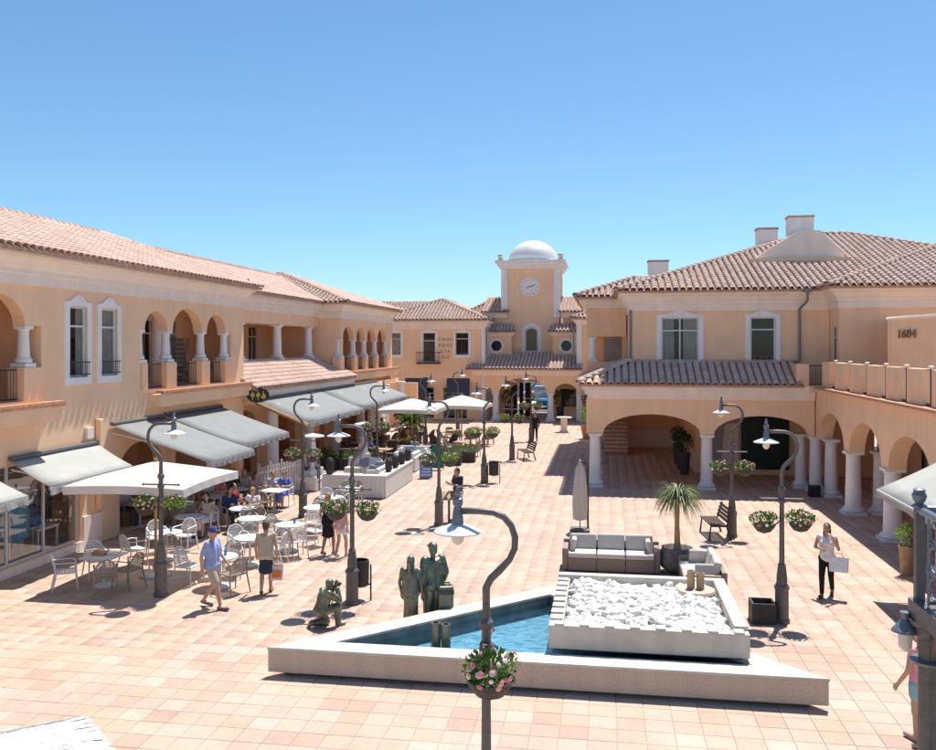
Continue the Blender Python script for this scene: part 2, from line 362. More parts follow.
def roof(parent, planes, ridges, single=(), name='roof', slab=.09):
    """roof part: sheathing slab, with the tiles as one sub-part, or (single) as tile sub-parts"""
    sh = MB(); allm = []; one = []
    for i, poly in enumerate(planes):
        k = len(poly); sh.add([Vector(p) for p in poly] + [Vector(p) - Vector((0, 0, slab)) for p in poly],
               [tuple(range(k)), tuple(range(k, 2 * k))[::-1]] + [(j, k + j, k + (j + 1) % k, (j + 1) % k) for j in range(k)])
        (one if i in single else allm).extend(roof_plane(poly))
    for r in ridges: allm.extend(ridge_tiles(*r))
    ro = sh.build(name, 'pan', parent, world=True, fixn=True)
    me = tiles_mesh('tiles', allm)
    if me: o = link('roof_tiles', me, 'rooft', ro, world=True, smooth=False); o['kind'] = 'stuff'
    global TMESH
    if one and TMESH is None:
        TMESH = bpy.data.meshes.new('roof_tile'); TMESH.from_pydata([tuple(v) for v in TV], [], TF); TMESH.update(); TMESH.materials.append(mt['roofo'])
    off = ro.location + (parent.location if parent else Vector())
    for (p, u, s, n) in one:
        o = bpy.data.objects.new('roof_tile', TMESH); COL.objects.link(o); o.parent = ro
        m3 = Matrix((u.normalized(), s.normalized(), n.normalized())).transposed()
        o.matrix_local = Matrix.Translation(p - off) @ m3.to_4x4()
    return ro
def hip_planes(x0, x1, y0, y1, z, rise):
    w, d = x1 - x0, y1 - y0
    if w >= d: h = d / 2; a = (x0 + h, y0 + h, z + rise); b = (x1 - h, y0 + h, z + rise)
    else: h = w / 2; a = (x0 + h, y0 + h, z + rise); b = (x0 + h, y1 - h, z + rise)
    c = [(x0, y0, z), (x1, y0, z), (x1, y1, z), (x0, y1, z)]
    if w >= d: pl = [[c[0], c[1], b, a], [c[1], c[2], b], [c[2], c[3], a, b], [c[3], c[0], a]]; rd = [(c[0], a), (c[1], b), (c[2], b), (c[3], a), (a, b)]
    else: pl = [[c[0], c[1], a], [c[1], c[2], b, a], [c[2], c[3], b], [c[3], c[0], a, b]]; rd = [(c[0], a), (c[1], a), (c[2], b), (c[3], b), (a, b)]
    if (Vector(a) - Vector(b)).length < .05: rd = rd[:-1]
    return pl, rd
PROF = [(.0, 0), (.12, .0), (.12, .34), (.22, .36), (.22, .50), (.34, .56), (.62, .80), (.86, .84), (.86, .90), (1.0, .91), (1.0, 1.0)]
def cornice(parent, x0, x1, y0, y1, z0, z1, out, mat='trim', name='cornice', steps=4):
    """moulded ring round a block"""
    m = MB(); V = []
    for e, h in PROF: e *= out; z = z0 + (z1 - z0) * h; V += [(x0 - e, y0 - e, z), (x1 + e, y0 - e, z), (x1 + e, y1 + e, z), (x0 - e, y1 + e, z)]
    n = len(PROF); f = [(4 * i + k, 4 * i + (k + 1) % 4, 4 * i + 4 + (k + 1) % 4, 4 * i + 4 + k) for i in range(n - 1) for k in range(4)] + [(4 * n - 4, 4 * n - 3, 4 * n - 2, 4 * n - 1), (3, 2, 1, 0)]
    return m.add(V, f).build(name, mat, parent, world=True)
def column(parent, x, y, z0, z1, r=.19, name='column', n=20):
    h = z1 - z0; m = MB()
    m.lathe([(r * 1.0, .10), (r * 1.42, .12), (r * 1.42, .2), (r * 1.12, .26), (r * 1.05, .3), (r * .99, h * .5), (r * .9, h - .2), (r * .98, h - .18), (r * .9, h - .15), (r * 1.08, h - .09)], n, (x, y, z0))
    m.box(x - r * 1.45, x + r * 1.45, y - r * 1.45, y + r * 1.45, z0, z0 + .1)
    m.box(x - r * 1.14, x + r * 1.14, y - r * 1.14, y + r * 1.14, z1 - .09, z1 - .004)
    return m.build(name, 'white', parent, world=True)
def window(parent, o, u, nin, w, h, vert=True, transom=.72, surround=True, curtain=0, rail=False, top=.16, back=.17, sur=.16, fr='frame'):
    """window part at o (centre of the sill on the wall face), u to the side, nin into the wall. wall hole is w x h."""
    o = Vector(o); u = Vector(u); nin = Vector(nin); Z = Vector((0, 0, 1))
    fo = o + nin * .05
    holes = []; e = .055
    zt = h * transom
    if vert: cols = [(-w / 2 + e, -e / 2), (e / 2, w / 2 - e)]
    else: cols = [(-w / 2 + e, w / 2 - e)]
    for a, b in cols: holes.append(rect(a, b, e, zt - e / 2)); holes.append(rect(a, b, zt + e / 2, h - e))
    f = wallmb(fo, u, nin, rect(-w / 2 - .01, w / 2 + .01, -.005, h + .005), holes, .06).build('window', fr, parent, world=True, fixn=True)
    for hl in holes:
        wallmb(fo + nin * .03, u, nin, hl, [], .008).build('pane', 'glass', f, world=True, fixn=True)
    wallmb(fo + nin * back, u, nin, rect(-w / 2 - .25, w / 2 + .25, -.1, h + .1), [], .03).build('room_backing', 'dark', f, world=True, fixn=True)  # dark sheet close behind the glass, painted as the unlit room
    if curtain:
        m = MB(); k = 20; cw = w
        for i in range(k):
            a0 = -w / 2 + cw * i / k; a1 = -w / 2 + cw * (i + 1) / k
            if curtain == 1 and .34 < (i + .5) / k < .60: continue
            d0 = .085 + .02 * math.sin(i * 1.9); d1 = .085 + .02 * math.sin((i + 1) * 1.9)
            m.add([fo + u * a0 + nin * d0, fo + u * a1 + nin * d1, fo + u * a1 + nin * d1 + Z * h, fo + u * a0 + nin * d0 + Z * h], [(0, 1, 2, 3)])
        m.build('curtain', 'curtain', f, world=True)
    if surround:
        W2 = w / 2 + sur; out = [(-W2, -.2), (W2, -.2), (W2, h + .1)]
        for i in range(17):
            t = i / 16; s = W2 - .1 - (2 * W2 - .2) * t; out.append((s, h + .13 + top * (max(0, math.sin(math.pi * (t - .12) / .76)) if .12 < t < .88 else 0) ** 1.3))
        out.append((-W2, h + .1))
        wallmb(o - nin * .05, u, nin, out, [rect(-w / 2, w / 2, 0, h)], .06).build('surround', 'white', f, world=True, fixn=True)
        q = o - nin * .06; a = q - u * (w / 2 + .05); b = q + u * (w / 2 + .05) + nin * .17
        MB().box(min(a.x, b.x), max(a.x, b.x), min(a.y, b.y), max(a.y, b.y), o.z - .07, o.z + .0).build('sill', 'white', f, world=True)
    if rail:
        m = MB(); q = o - nin * .1
        for zz in (.08, .42): m.tube([q - u * (w / 2 + .05) + Z * zz, q + u * (w / 2 + .05) + Z * zz], .018, 6)
        k = 9
        for i in range(k): p = q + u * (-w / 2 + w * i / (k - 1)); m.tube([p + Z * .08, p + Z * .42], .008, 4)
        m.build('railing', 'blackiron', f, world=True)
    return f
def railing(parent, a, b, z0, h=.95, step=.11, mat='blackiron', name='railing'):
    a = Vector((*a, z0)); b = Vector((*b, z0)); Z = Vector((0, 0, 1)); n = max(2, int((b - a).length / step)); m = MB()
    for zz in (.06, h): m.tube([a + Z * zz, b + Z * zz], .02, 5)
    for i in range(n + 1): p = a.lerp(b, i / n); m.tube([p + Z * .06, p + Z * h], .009, 4, cap=False)
    return m.build(name, mat, parent, world=True)
# ================================================================ SETTING
struct(MB().add([(-1500, -1500, -.05), (1500, -1500, -.05), (1500, 1500, -.05), (-1500, 1500, -.05)], [(0, 1, 2, 3)]).build('ground', 'ground'))
pav = struct(MB().add([(-22, -4, -.012), (20, -4, -.012), (20, 72, -.012), (-22, 72, -.012)], [(0, 1, 2, 3)]).build('plaza_paving', 'grout'))
T = .42
def tcell(i, j): return (-20 + i * T, -2 + j * T)
cells = []
for i in range(93):
    for j in range(176):
        x, y = tcell(i, j); cx, cy = x + T / 2, y + T / 2
        xc = cx * math.cos(YAW) + cy * math.sin(YAW); zc = -cx * math.sin(YAW) + cy * math.cos(YAW)
        if zc > 3 and abs(xc) < zc * .85 + 3: cells.append((i, j, cx, cy, xc, zc))
def visible(c): return c[5] > 12.1 and abs(c[4]) < c[5] * .535 and not (c[3] > 14.4 and c[3] < 18.9 and abs(c[2] + 1.14) < 18.9 - c[3] + .1)
near = set((c[0], c[1]) for c in sorted([c for c in cells if visible(c)], key=lambda c: c[5])[:300])
g = .0035; bv = .006; th = .02
hv = T / 2 - g
pv = [(-hv, -hv, -th), (hv, -hv, -th), (hv, hv, -th), (-hv, hv, -th), (-hv, -hv, -bv), (hv, -hv, -bv), (hv, hv, -bv), (-hv, hv, -bv),
      (-hv + bv, -hv + bv, 0), (hv - bv, -hv + bv, 0), (hv - bv, hv - bv, 0), (-hv + bv, hv - bv, 0)]
pf = [(0, 1, 5, 4), (1, 2, 6, 5), (2, 3, 7, 6), (3, 0, 4, 7), (4, 5, 9, 8), (5, 6, 10, 9), (6, 7, 11, 10), (7, 4, 8, 11), (8, 9, 10, 11)]
PM = bpy.data.meshes.new('paving_tile'); PM.from_pydata(pv, [], pf); PM.materials.append(mt['tile_o'])
PV = np.array(pv); PF = np.array(pf); VV = []; FF = []; k = 0
for c in cells:
    dz = random.uniform(-.0025, .0); tx = random.uniform(-.002, .002); ty = random.uniform(-.002, .002)
    if (c[0], c[1]) in near:
        o = bpy.data.objects.new('paving_tile', PM); COL.objects.link(o); o.parent = pav; o.location = (c[2], c[3], dz); o.rotation_euler = (tx, ty, 0)
    else:
        v = PV + np.array([c[2], c[3], dz]); v[:, 2] += PV[:, 0] * ty + PV[:, 1] * tx; VV.append(v); FF.append(PF + 12 * k); k += 1
o = link('paving_field', np_mesh('paving_field', np.concatenate(VV), np.concatenate(FF)), 'tile_i', pav); o['kind'] = 'stuff'
struct(MB().add([(-60, 76, -.008), (60, 76, -.008), (60, 140, -.008), (-60, 140, -.008)], [(0, 1, 2, 3)]).build('street', 'asphalt'))
struct(MB().box(-60, 60, 84, 88, -.04, .1).build('pavement', 'trim'))

# ================================================================ LEFT BUILDING (facade x = -14.5, faces +x)
LB = thing('arcade_building', 'long two storey peach building with loggias, balconies and shop awnings', 'building', (-18, 33, 0))
XF = -14.5
# section 1 wall
def loggia_hole(j0, j1, z0, zs, archs):
    """jamb to jamb opening carrying arches between column lines"""
    pts = [(j0, z0), (j0, zs)]
    for a, b, r in archs:
        pts += arc(a, b, zs, r, 10)
    pts += [(j1, zs), (j1, z0)]
    cl = [pts[0]]
    for p in pts[1:]:
        if abs(p[0] - cl[-1][0]) + abs(p[1] - cl[-1][1]) > 1e-4: cl.append(p)
    return cl
cols2 = [25.62, 27.38, 29.93, 31.89]
g1 = loggia_hole(17.4, 20.62, 4.30, 6.22, [(17.75, 19.98, .78)])
g2 = loggia_hole(25.5, 32.2, 4.30, 6.22, [(25.75, 27.2, .62), (27.56, 29.75, .80), (30.11, 31.72, .66)])
wh = [rect(21.77, 22.59, 4.83, 6.80), rect(23.29, 24.13, 4.83, 6.80)]
gf = [arched(24.3, 26.9, .02, 1.95, .75), arched(27.75, 30.1, .02, 1.95, .75), arched(30.95, 32.95, .02, 1.95, .7), rect(14.5, 17.2, .25, 2.75), rect(18.0, 22.3, .25, 2.75)]
wall('wall', 'stucco', LB, (XF, 0, 0), Y_, -X_, rect(8, 33.4, 0, 7.45), [g1, g2] + wh + gf, .35)
for a, b in ((7.9, 8.2), (33.1, 33.38)): MB().box(-22, XF - .36, a, b, 0, 7.45).build('wall', 'stucco', LB, world=True)
for s in (22.18, 23.71):
    window(LB, (XF, s, 4.83), Y_, -X_, .82 if s < 23 else .84, 1.97, vert=False, curtain=2 if s > 23 else 1, rail=True, sur=.2, top=.2)
# floors, inner walls
MB().box(-22.2, XF - .36, 8.2, 33.1, 3.9, 4.28).build('floor_slab', 'stucco2', LB, world=True)
MB().box(-22.2, XF - .36, 8.2, 33.1, 7.2, 7.4).build('loft_slab', 'stucco2', LB, world=True)
doors = [rect(26.0, 27.0, 4.29, 6.7), rect(28.9, 30.3, 4.29, 6.7), rect(30.6, 31.6, 4.29, 6.7), rect(18.0, 19.2, 4.29, 6.7)]
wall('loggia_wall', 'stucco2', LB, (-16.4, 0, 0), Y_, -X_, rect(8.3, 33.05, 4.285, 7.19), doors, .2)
for y0, y1 in ((26.0, 27.0), (28.9, 30.3), (30.6, 31.6), (18.0, 19.2)): window(LB, (-16.4, (y0 + y1) / 2, 4.29), Y_, -X_, y1 - y0, 2.4, True, .78, False, 1)
for a, b in ((20.7, 20.9), (25.2, 25.4)): MB().box(-16.39, XF - .36, a, b, 4.285, 7.19).build('partition_wall', 'stucco2', LB, world=True)
for y in [17.55, 20.14] + cols2: column(LB, XF - .17, y, 5.16, 6.22, .145)
column(LB, -15.8, 28.9, 4.29, 6.9, .2)
for a, b in ((17.3, 17.8), (19.85, 20.6), (25.52, 25.84), (27.05, 27.72), (29.58, 30.25), (31.55, 32.18)):
    MB().box(XF - .42, XF + .07, a, b, 4.29, 5.155).build('pedestal', 'stucco', LB, world=True, bevel=.01)
for a, b in ((17.8, 19.85), (25.84, 27.05), (27.72, 29.58), (30.25, 31.55)): railing(LB, (XF - .15, a), (XF - .15, b), 4.30, .8)
m = MB()   # lattice screen in the middle loggia arch
for i in range(9):
    m.tube([(-15.3, 28.9 + i * .11, 4.35), (-15.3, 28.9 + i * .11 + .55, 6.0)], .012, 4); m.tube([(-15.3, 29.45 + i * .11, 4.35), (-15.3, 28.9 + i * .11, 6.0)], .012, 4)
m.build('lattice_screen', 'blackiron', LB, world=True)
def balcony(y0, y1, parent=LB, x0=XF, out=.55):
    b = MB().box(x0 - .3, x0 + out - .06, y0 + .04, y1 - .04, 3.93, 4.14).build('balcony', 'stucco', parent, world=True)
    MB().box(x0 - .3, x0 + out * .78, y0 + .12, y1 - .12, 3.74, 3.93).build('balcony_support', 'stucco', b, world=True)
    n = max(1, round((y1 - y0) / .24)); w = (y1 - y0) / n
    for i in range(n):
        MB().box(x0 + out - .24, x0 + out, y0 + i * w + .006, y0 + (i + 1) * w - .006, 4.206, 4.275).build('brick', 'brick', b, world=True)
    m = MB(); m.box(x0 + out - .08, x0 + out - .015, y0, y1, 4.142, 4.204)
    for i in range(int((y1 - y0) / .085)): m.cbox((x0 + out - .02, y0 + .04 + i * .085, 4.173), (.045, .045, .045), 0, R(45))
    q = m.build('dentil_course', 'brick', b, world=True); q['kind'] = 'stuff'
    return b
balcony(15.5, 20.85); balcony(25.9, 33.05)
cornice(LB, -22.3, XF, 8.2, 33.4, 7.25, 8.02, .42)
pl, rd = hip_planes(-22.9, -13.93, 3.6, 34.0, 8.09, 1.72)
roof(LB, pl, rd)
# ground floor of section 1: shop and deep arcade
MB().box(-19.2, -19.0, 8.2, 60, .01, 3.88).build('inner_wall', 'stucco2', LB, world=True)
MB().box(-18.98, XF - .36, 23.35, 23.6, .01, 3.88).build('partition_wall', 'stucco2', LB, world=True)
for a, b in ((14.5, 17.2), (18.0, 22.3)):
    n = max(2, round((b - a) / 1.4)); w = (b - a) / n
    f = wallmb((XF - .1, 0, 0), Y_, -X_, rect(a, b, .25, 2.75), [rect(a + i * w + .03, a + (i + 1) * w - .03, .30, 2.7) for i in range(n)], .06).build('shop_window', 'frame', LB, world=True, fixn=True)
    for i in range(n): wallmb((XF - .13, 0, 0), Y_, -X_, rect(a + i * w + .03, a + (i + 1) * w - .03, .30, 2.7), [], .01).build('pane', 'shopglass', f, world=True, fixn=True)
MB().box(XF - .2, XF + .06, 17.9, 22.4, .005, .24).build('shop_plinth', 'trim', LB, world=True)
MB().box(-18.9, XF - .38, 12, 23.3, .01, .05).build('shop_floor', 'stone', LB, world=True); MB().box(-17.6, -17.5, 12, 23.3, .06, 3.85).build('shop_back_wall', 'white', LB, world=True)
MB().box(XF + .002, XF + .05, 22.42, 23.3, .005, .9).build('wainscot', 'trim', LB, world=True)
MB().box(XF + .01, XF + .16, 23.02, 23.2, 1.0, 3.6).build('downpipe', 'stucco', LB, world=True, bevel=.03)
m = MB().box(XF + .004, XF + .1, 22.5, 22.8, 3.08, 3.4).build('wall_box', 'trim', LB, world=True, bevel=.01)
# section 2: recessed upper loggia
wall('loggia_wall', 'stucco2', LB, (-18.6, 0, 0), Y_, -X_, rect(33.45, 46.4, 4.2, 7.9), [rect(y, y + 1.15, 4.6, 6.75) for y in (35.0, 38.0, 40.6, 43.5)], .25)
for y in (35.0, 38.0, 40.6, 43.5): window(LB, (-18.6, y + .575, 4.6), Y_, -X_, 1.15, 2.15, True, .74, False, 0)
MB().box(-19.0, -16.25, 33.4, 46.45, 3.9, 4.2).build('floor_slab', 'stucco2', LB, world=True)
MB().box(-19.0, -15.8, 33.4, 46.45, 6.75, 7.3).build('loggia_beam', 'stucco', LB, world=True)
MB().box(-19.0, -16.21, 46.5, 46.75, 4.22, 7.28).build('end_wall', 'stucco2', LB, world=True)
MB().box(-16.25, -15.85, 33.42, 46.45, 4.0, 5.02).build('parapet', 'stucco', LB, world=True)
for y in (36.37, 41.0, 45.54): column(LB, -16.05, y, 5.03, 6.75, .21)
m = MB()
for i in range(4): m.box(-19, -15.8 + .1 * (i + 1), 33.42, 46.5, 7.302 + .18 * i, 7.482 + .18 * i)
m.build('cornice', 'trim', LB, world=True)
z2 = 8.07; pl2 = [[(-15.3, 33.45, z2), (-15.3, 52, z2), (-20, 52, 9.95), (-20, 31.5, 9.95), (-17, 33.45, 8.75)], [(-24.7, 52, z2), (-24.7, 31.5, z2), (-20, 31.5, 9.95), (-20, 52, 9.95)]]
roof(LB, pl2, [((-20, 31.5, 9.98), (-20, 52, 9.98))])
# lower tiled roof in front of section 2 and round the pavilion
roof(LB, [[(-13.85, 33.1, 3.98), (-13.85, 47.4, 3.98), (-15.86, 47.4, 4.95), (-15.86, 33.1, 4.95)]], [], name='porch_roof')
m = MB(); m.box(-15.8, -14.0, 33.42, 47.4, 3.52, 3.86)
m.build('fascia', 'trim', LB, world=True)
# section 3: pavilion
pc = [46.62, 49.3, 51.6, 54.1, 56.86]
hole3 = loggia_hole(46.9, 57.2, 4.3, 6.08, [(pc[i] + .24, pc[i + 1] - .24, .75) for i in range(4)])
wall('pavilion_wall', 'stucco', LB, (XF, 0, 0), Y_, -X_, rect(46.5, 58.2, 3.4, 7.45), [hole3], .32)
sdh = arched(.5, 1.2, 4.6, 6.1, .35)
wall('pavilion_wall', 'stucco', LB, (-16.2, 46.5, 0), X_, Y_, rect(0, 1.38, 3.4, 7.45), [], .25)
MB().box(-19.4, XF - .33, 57.9, 58.2, 3.4, 7.45).build('pavilion_wall', 'stucco', LB, world=True)
wall('pavilion_wall', 'stucco2', LB, (-17.6, 0, 0), Y_, -X_, rect(46.8, 57.8, 4.2, 7.4), [rect(47.6, 48.6, 4.4, 6.6), rect(50.5, 51.5, 4.4, 6.6), rect(53.2, 54.2, 4.4, 6.6)], .2)
for y in (48.1, 51.0, 53.7): window(LB, (-17.6, y, 4.4), Y_, -X_, 1.0, 2.2, True, .75, False, 0)
MB().box(-19.4, XF - .33, 46.8, 57.85, 3.85, 4.2).build('floor_slab', 'stucco2', LB, world=True)
MB().box(-19.4, XF - .33, 46.8, 57.85, 7.1, 7.3).build('loft_slab', 'stucco2', LB, world=True)
for y in pc: column(LB, XF - .16, y, 5.03, 6.08, .17)
for y in pc: MB().box(XF - .4, XF + .06, y - .36, y + .36, 4.29, 5.026).build('pedestal', 'stucco', LB, world=True)
for i in range(4): railing(LB, (XF - .15, pc[i] + .36), (XF - .15, pc[i + 1] - .36), 4.3, .7, .14)
balcony(47.5, 58.2)
cornice(LB, -25.6, XF, 46.5, 58.2, 7.25, 8.04, .42)
pl, rd = hip_planes(-26.2, -13.92, 45.9, 58.8, 8.1, 2.1); roof(LB, pl, rd)
# ground floor of sections 2 and 3
MB().box(-18.98, -14.02, 33.45, 58.2, 3.3, 3.51).build('ceiling_slab', 'stucco2', LB, world=True)
for y in (34.62, 39.13, 43.3, 47.8, 53.3, 57.6): column(LB, -13.75, y, 0, 3.3, .25)
wall('arcade_wall', 'stucco', LB, (-15.6, 0, 0), Y_, -X_, rect(33.45, 58.2, 0, 3.29), [arched(34.4, 37.4, .02, 2.1, .8), arched(39.3, 42.3, .02, 2.1, .8), arched(44.2, 47, .02, 2.1, .8), arched(52.5, 56, .02, 2.2, .8)], .3)
m = MB()
for i in range(11): m.box(-15.3 - .0, -13.9, 48.6 + i * .28, 48.6 + (i + 1) * .28, .004, .17 * (i + 1))
for i in range(11): MB().box(-15.3, -13.7, 49.0 + i * .3, 49.0 + (i + 1) * .3 + (.0), .004 + i * .002, .18 * (i + 1)).build('stair_step', 'brick', LB, world=True)
MB().box(-13.66, -13.5, 49.0, 52.6, .004, 2.3).build('stair_wall', 'trim', LB, world=True)
MB().box(-18, -13.2, 60.2, 60.6, 0, 3.1).build('end_wall', 'stucco', LB, world=True)
# black oval sign with three gilt figures
m = MB(); ring = [(math.cos(2 * math.pi * i / 28) * .46, math.sin(2 * math.pi * i / 28) * .30) for i in range(28)]
sg = wallmb((-13.82, 33.25, 3.72), Vector((.80, .6, 0)), Vector((-.6, .8, 0)), ring, [], .05).build('oval_sign', 'black', fixn=True)
tag(sg, 'black oval hanging sign with three golden figures above the grey awning', 'sign')
m = MB(); o0 = Vector((-13.82, 33.25, 3.72)); uu = Vector((.80, .6, 0)); nn = Vector((-.6, .8, 0))
for k in (-.22, 0, .22):
    c = o0 + uu * k - nn * .012
    def bx(a, b, z0, z1): 
        for_ = [c + uu * a + Vector((0, 0, z0)), c + uu * b + Vector((0, 0, z0)), c + uu * b + Vector((0, 0, z1)), c + uu * a + Vector((0, 0, z1))]
        m.add(for_ + [p + nn * .01 for p in for_], [(0, 1, 2, 3), (7, 6, 5, 4), (0, 4, 5, 1), (1, 5, 6, 2), (2, 6, 7, 3), (3, 7, 4, 0)])
    bx(-.02, .02, -.18, .17)
    if k < .1: bx(-.08, -.022, -.06, .08); bx(.022, .08, -.06, .08)
    else: bx(-.1, -.022, -.12, -.04); bx(.022, .09, -.14, .02); bx(-.06, -.022, -.02, .05)
m.build('figures', 'gold', sg, fixn=True)

# ================================================================ RIGHT BUILDING
RB = thing('right_arcade_building', 'two storey peach building with columned arcade, roof terrace and red tiled roofs', 'building', (6, 40, 0))
YF = 35.72
cx1 = [-.43, 3.97, 8.1]
def arcade(sp, zs, ztop, archs, s0, s1):
    pts = [(s0, zs)]
    for a, b, r in archs: pts += arc(a, b, zs, r, 14)
    return pts + [(s1, zs), (s1, ztop), (s0, ztop)]
wall('arcade_wall', 'stucco', RB, (0, YF - .2, 0), X_, Y_, arcade(0, 2.17, 3.55, [(-.12, 3.72, .80), (4.22, 7.82, .78)], -.78, 8.02), [], .42)
for x in cx1: column(RB, x, YF, 0, 2.17, .23)
column(RB, 7.75, YF + 1.0, 0, 2.17, .21)
# left return of the arcade (faces -x)
ys = [YF, 39.6, 43.7, 47.8]
wall('arcade_wall', 'stucco', RB, (-.64, 0, 0), Y_, X_, arcade(0, 2.17, 3.55, [(ys[i] + .3, ys[i + 1] - .3, .8) for i in range(3)], YF + .24, 50.2), [], .42)
for y in ys[1:]: column(RB, -.43, y, 0, 2.17, .23)
# right wing arcade (faces -x)
yw = [35.27, 31.15, 27.05, 22.95, 18.8, 14.7]
XW = 8.28
wall('wing_wall', 'stucco', RB, (XW - .22, 0, 0), Y_, X_, arcade(0, 2.13, 3.95, [(yw[i + 1] + .32, yw[i] - .32, 1.12) for i in range(4, -1, -1)], 14.3, YF - .22), [], .5)
for y in yw[1:]: column(RB, XW, y, 0, 2.13, .25)
column(RB, XW + .15, 34.7, 0, 2.17, .23)
column(RB, XW + .9, 31.3, 0, 2.13, .22)
wall('shop_wall', 'stucco2', RB, (11.6, 0, 0), Y_, X_, rect(13, 40, 0, 3.9), [rect(yw[i + 1] + .5, yw[i] - .5, .35, 2.6) for i in range(5)], .25)
for i in range(5):
    a, b = yw[i + 1] + .5, yw[i] - .5
    f = wallmb((11.66, 0, 0), Y_, X_, rect(a, b, .35, 2.6), [rect(a + .05, (a + b) / 2 - .03, .4, 2.55), rect((a + b) / 2 + .03, b - .05, .4, 2.55)], .06).build('shop_window', 'woodd', RB, world=True, fixn=True)
    for q in (rect(a + .05, (a + b) / 2 - .03, .4, 2.55), rect((a + b) / 2 + .03, b - .05, .4, 2.55)): wallmb((11.7, 0, 0), Y_, X_, q, [], .01).build('pane', 'glass', f, world=True, fixn=True)
    MB().box(12.5, 12.6, a - .4, b + .4, .1, 3).build('room_backing', 'dark', f, world=True)
MB().box(XW + .3, 14, 13.9, YF - .25, 3.6, 3.93).build('terrace_slab', 'stucco2', RB, world=True)
# arcade interior
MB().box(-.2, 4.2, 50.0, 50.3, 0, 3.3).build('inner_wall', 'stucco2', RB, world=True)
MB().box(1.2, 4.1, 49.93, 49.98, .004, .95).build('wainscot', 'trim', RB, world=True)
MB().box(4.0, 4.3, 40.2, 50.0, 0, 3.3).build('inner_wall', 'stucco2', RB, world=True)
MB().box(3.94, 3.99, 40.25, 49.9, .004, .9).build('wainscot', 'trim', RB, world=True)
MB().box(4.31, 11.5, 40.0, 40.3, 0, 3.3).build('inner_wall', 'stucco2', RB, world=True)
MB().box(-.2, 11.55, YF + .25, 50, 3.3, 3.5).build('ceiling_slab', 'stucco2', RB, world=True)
MB().box(5.92, 7.95, 39.93, 39.99, .25, 3.1).build('shop_door', 'door_g', RB, world=True)
for z in (.9, 2.0): MB().box(6.05, 7.8, 39.9, 39.925, z - .3, z + .4).build('door_panel', 'door_g', RB, world=True)
for i in range(11): MB().box(-.1, 1.15, 46.2 + i * .3 + .002 * i, 46.2 + (i + 1) * .3, .004, .185 * (i + 1)).build('stair_step', 'brick', RB, world=True) if i < 12 else None
for i in range(11): MB().box(-.1, 1.15, 46.19 + i * .3, 46.5 + i * .3, .185 * (i + 1) + .002, .185 * (i + 1) + .03).build('stair_tread', 'trim', RB, world=True)
m = MB().lathe([(.02, 3.3), (.02, 3.05), (.16, 2.98), (.13, 2.7), (.03, 2.62)], 6, (1.8, 40.5, 0)).build('hanging_lantern', 'blackiron', RB, world=True)
# poster of a figure in a light jacket on the arcade wall
po = thing('wall_poster', 'tall poster of a person in a pale jacket beside the dark door', 'poster', (5.1, 39.96, .3))
MB().box(-.75, .75, -.03, 0, 0, 2.75).build('board', cloth('poster_grey', (.33, .31, .34)), po)
MB().add([(-.05, -.035, .1), (.7, -.035, .1), (.72, -.035, 1.85), (.45, -.035, 2.0), (.12, -.035, 1.9)], [(0, 1, 2, 3, 4)]).build('jacket_print', cloth('poster_pale', (.68, .58, .52)), po)
MB().add([(.47 + .17 * math.cos(i * .5236), -.037, 2.2 + .25 * math.sin(i * .5236)) for i in range(12)], [tuple(range(12))]).build('face_print', cloth('poster_face', (.52, .26, .16)), po)
# arcade cornice, porch roof
m = MB()
for i in range(3):
    e = .1 * (i + 1); m.box(-.64 - e, 8.02, YF - .2 - e, YF + .15, 3.56 + i * .19, 3.75 + i * .19); m.box(-.64 - e, -.25, YF + .15, 50.3, 3.56 + i * .19, 3.75 + i * .19)
m.build('cornice', 'trim', RB, world=True)
YU = 37.0; XU = 1.02
e0 = (-1.1, YF - .56, 4.17); zt = 5.05
roof(RB, [[e0, (7.55, YF - .56, 4.17), (7.55, YU, zt), (XU, YU, zt)], [(-1.15, 50, 4.17), e0, (XU, YU, zt), (XU, 50, zt)]], [(e0, (XU, YU, zt + .02))], single=(0,), name='porch_roof')
# upper volume 1
w1 = rect(2.29, 3.78, 5.08, 6.88); w2 = rect(5.85, 6.83, 5.08, 6.88)
wall('wall', 'stucco', RB, (0, YU, 0), X_, Y_, rect(XU, 8.93, 3.5, 7.4), [w1, w2], .32)
window(RB, (3.035, YU, 5.08), X_, Y_, 1.49, 1.80, True, .70, True, 1, sur=.2)
window(RB, (6.34, YU, 5.08), X_, Y_, .98, 1.80, False, .72, True, 0, sur=.2)
MB().box(XU, XU + .3, YU + .33, 55, 3.5, 7.5).build('wall', 'stucco', RB, world=True)
cornice(RB, XU, 22, YU, 54.8, 7.16, 7.92, .5)
pl, rd = hip_planes(.42, 21.4, 36.42, 55.4, 7.98, 3.3); roof(RB, pl, rd)
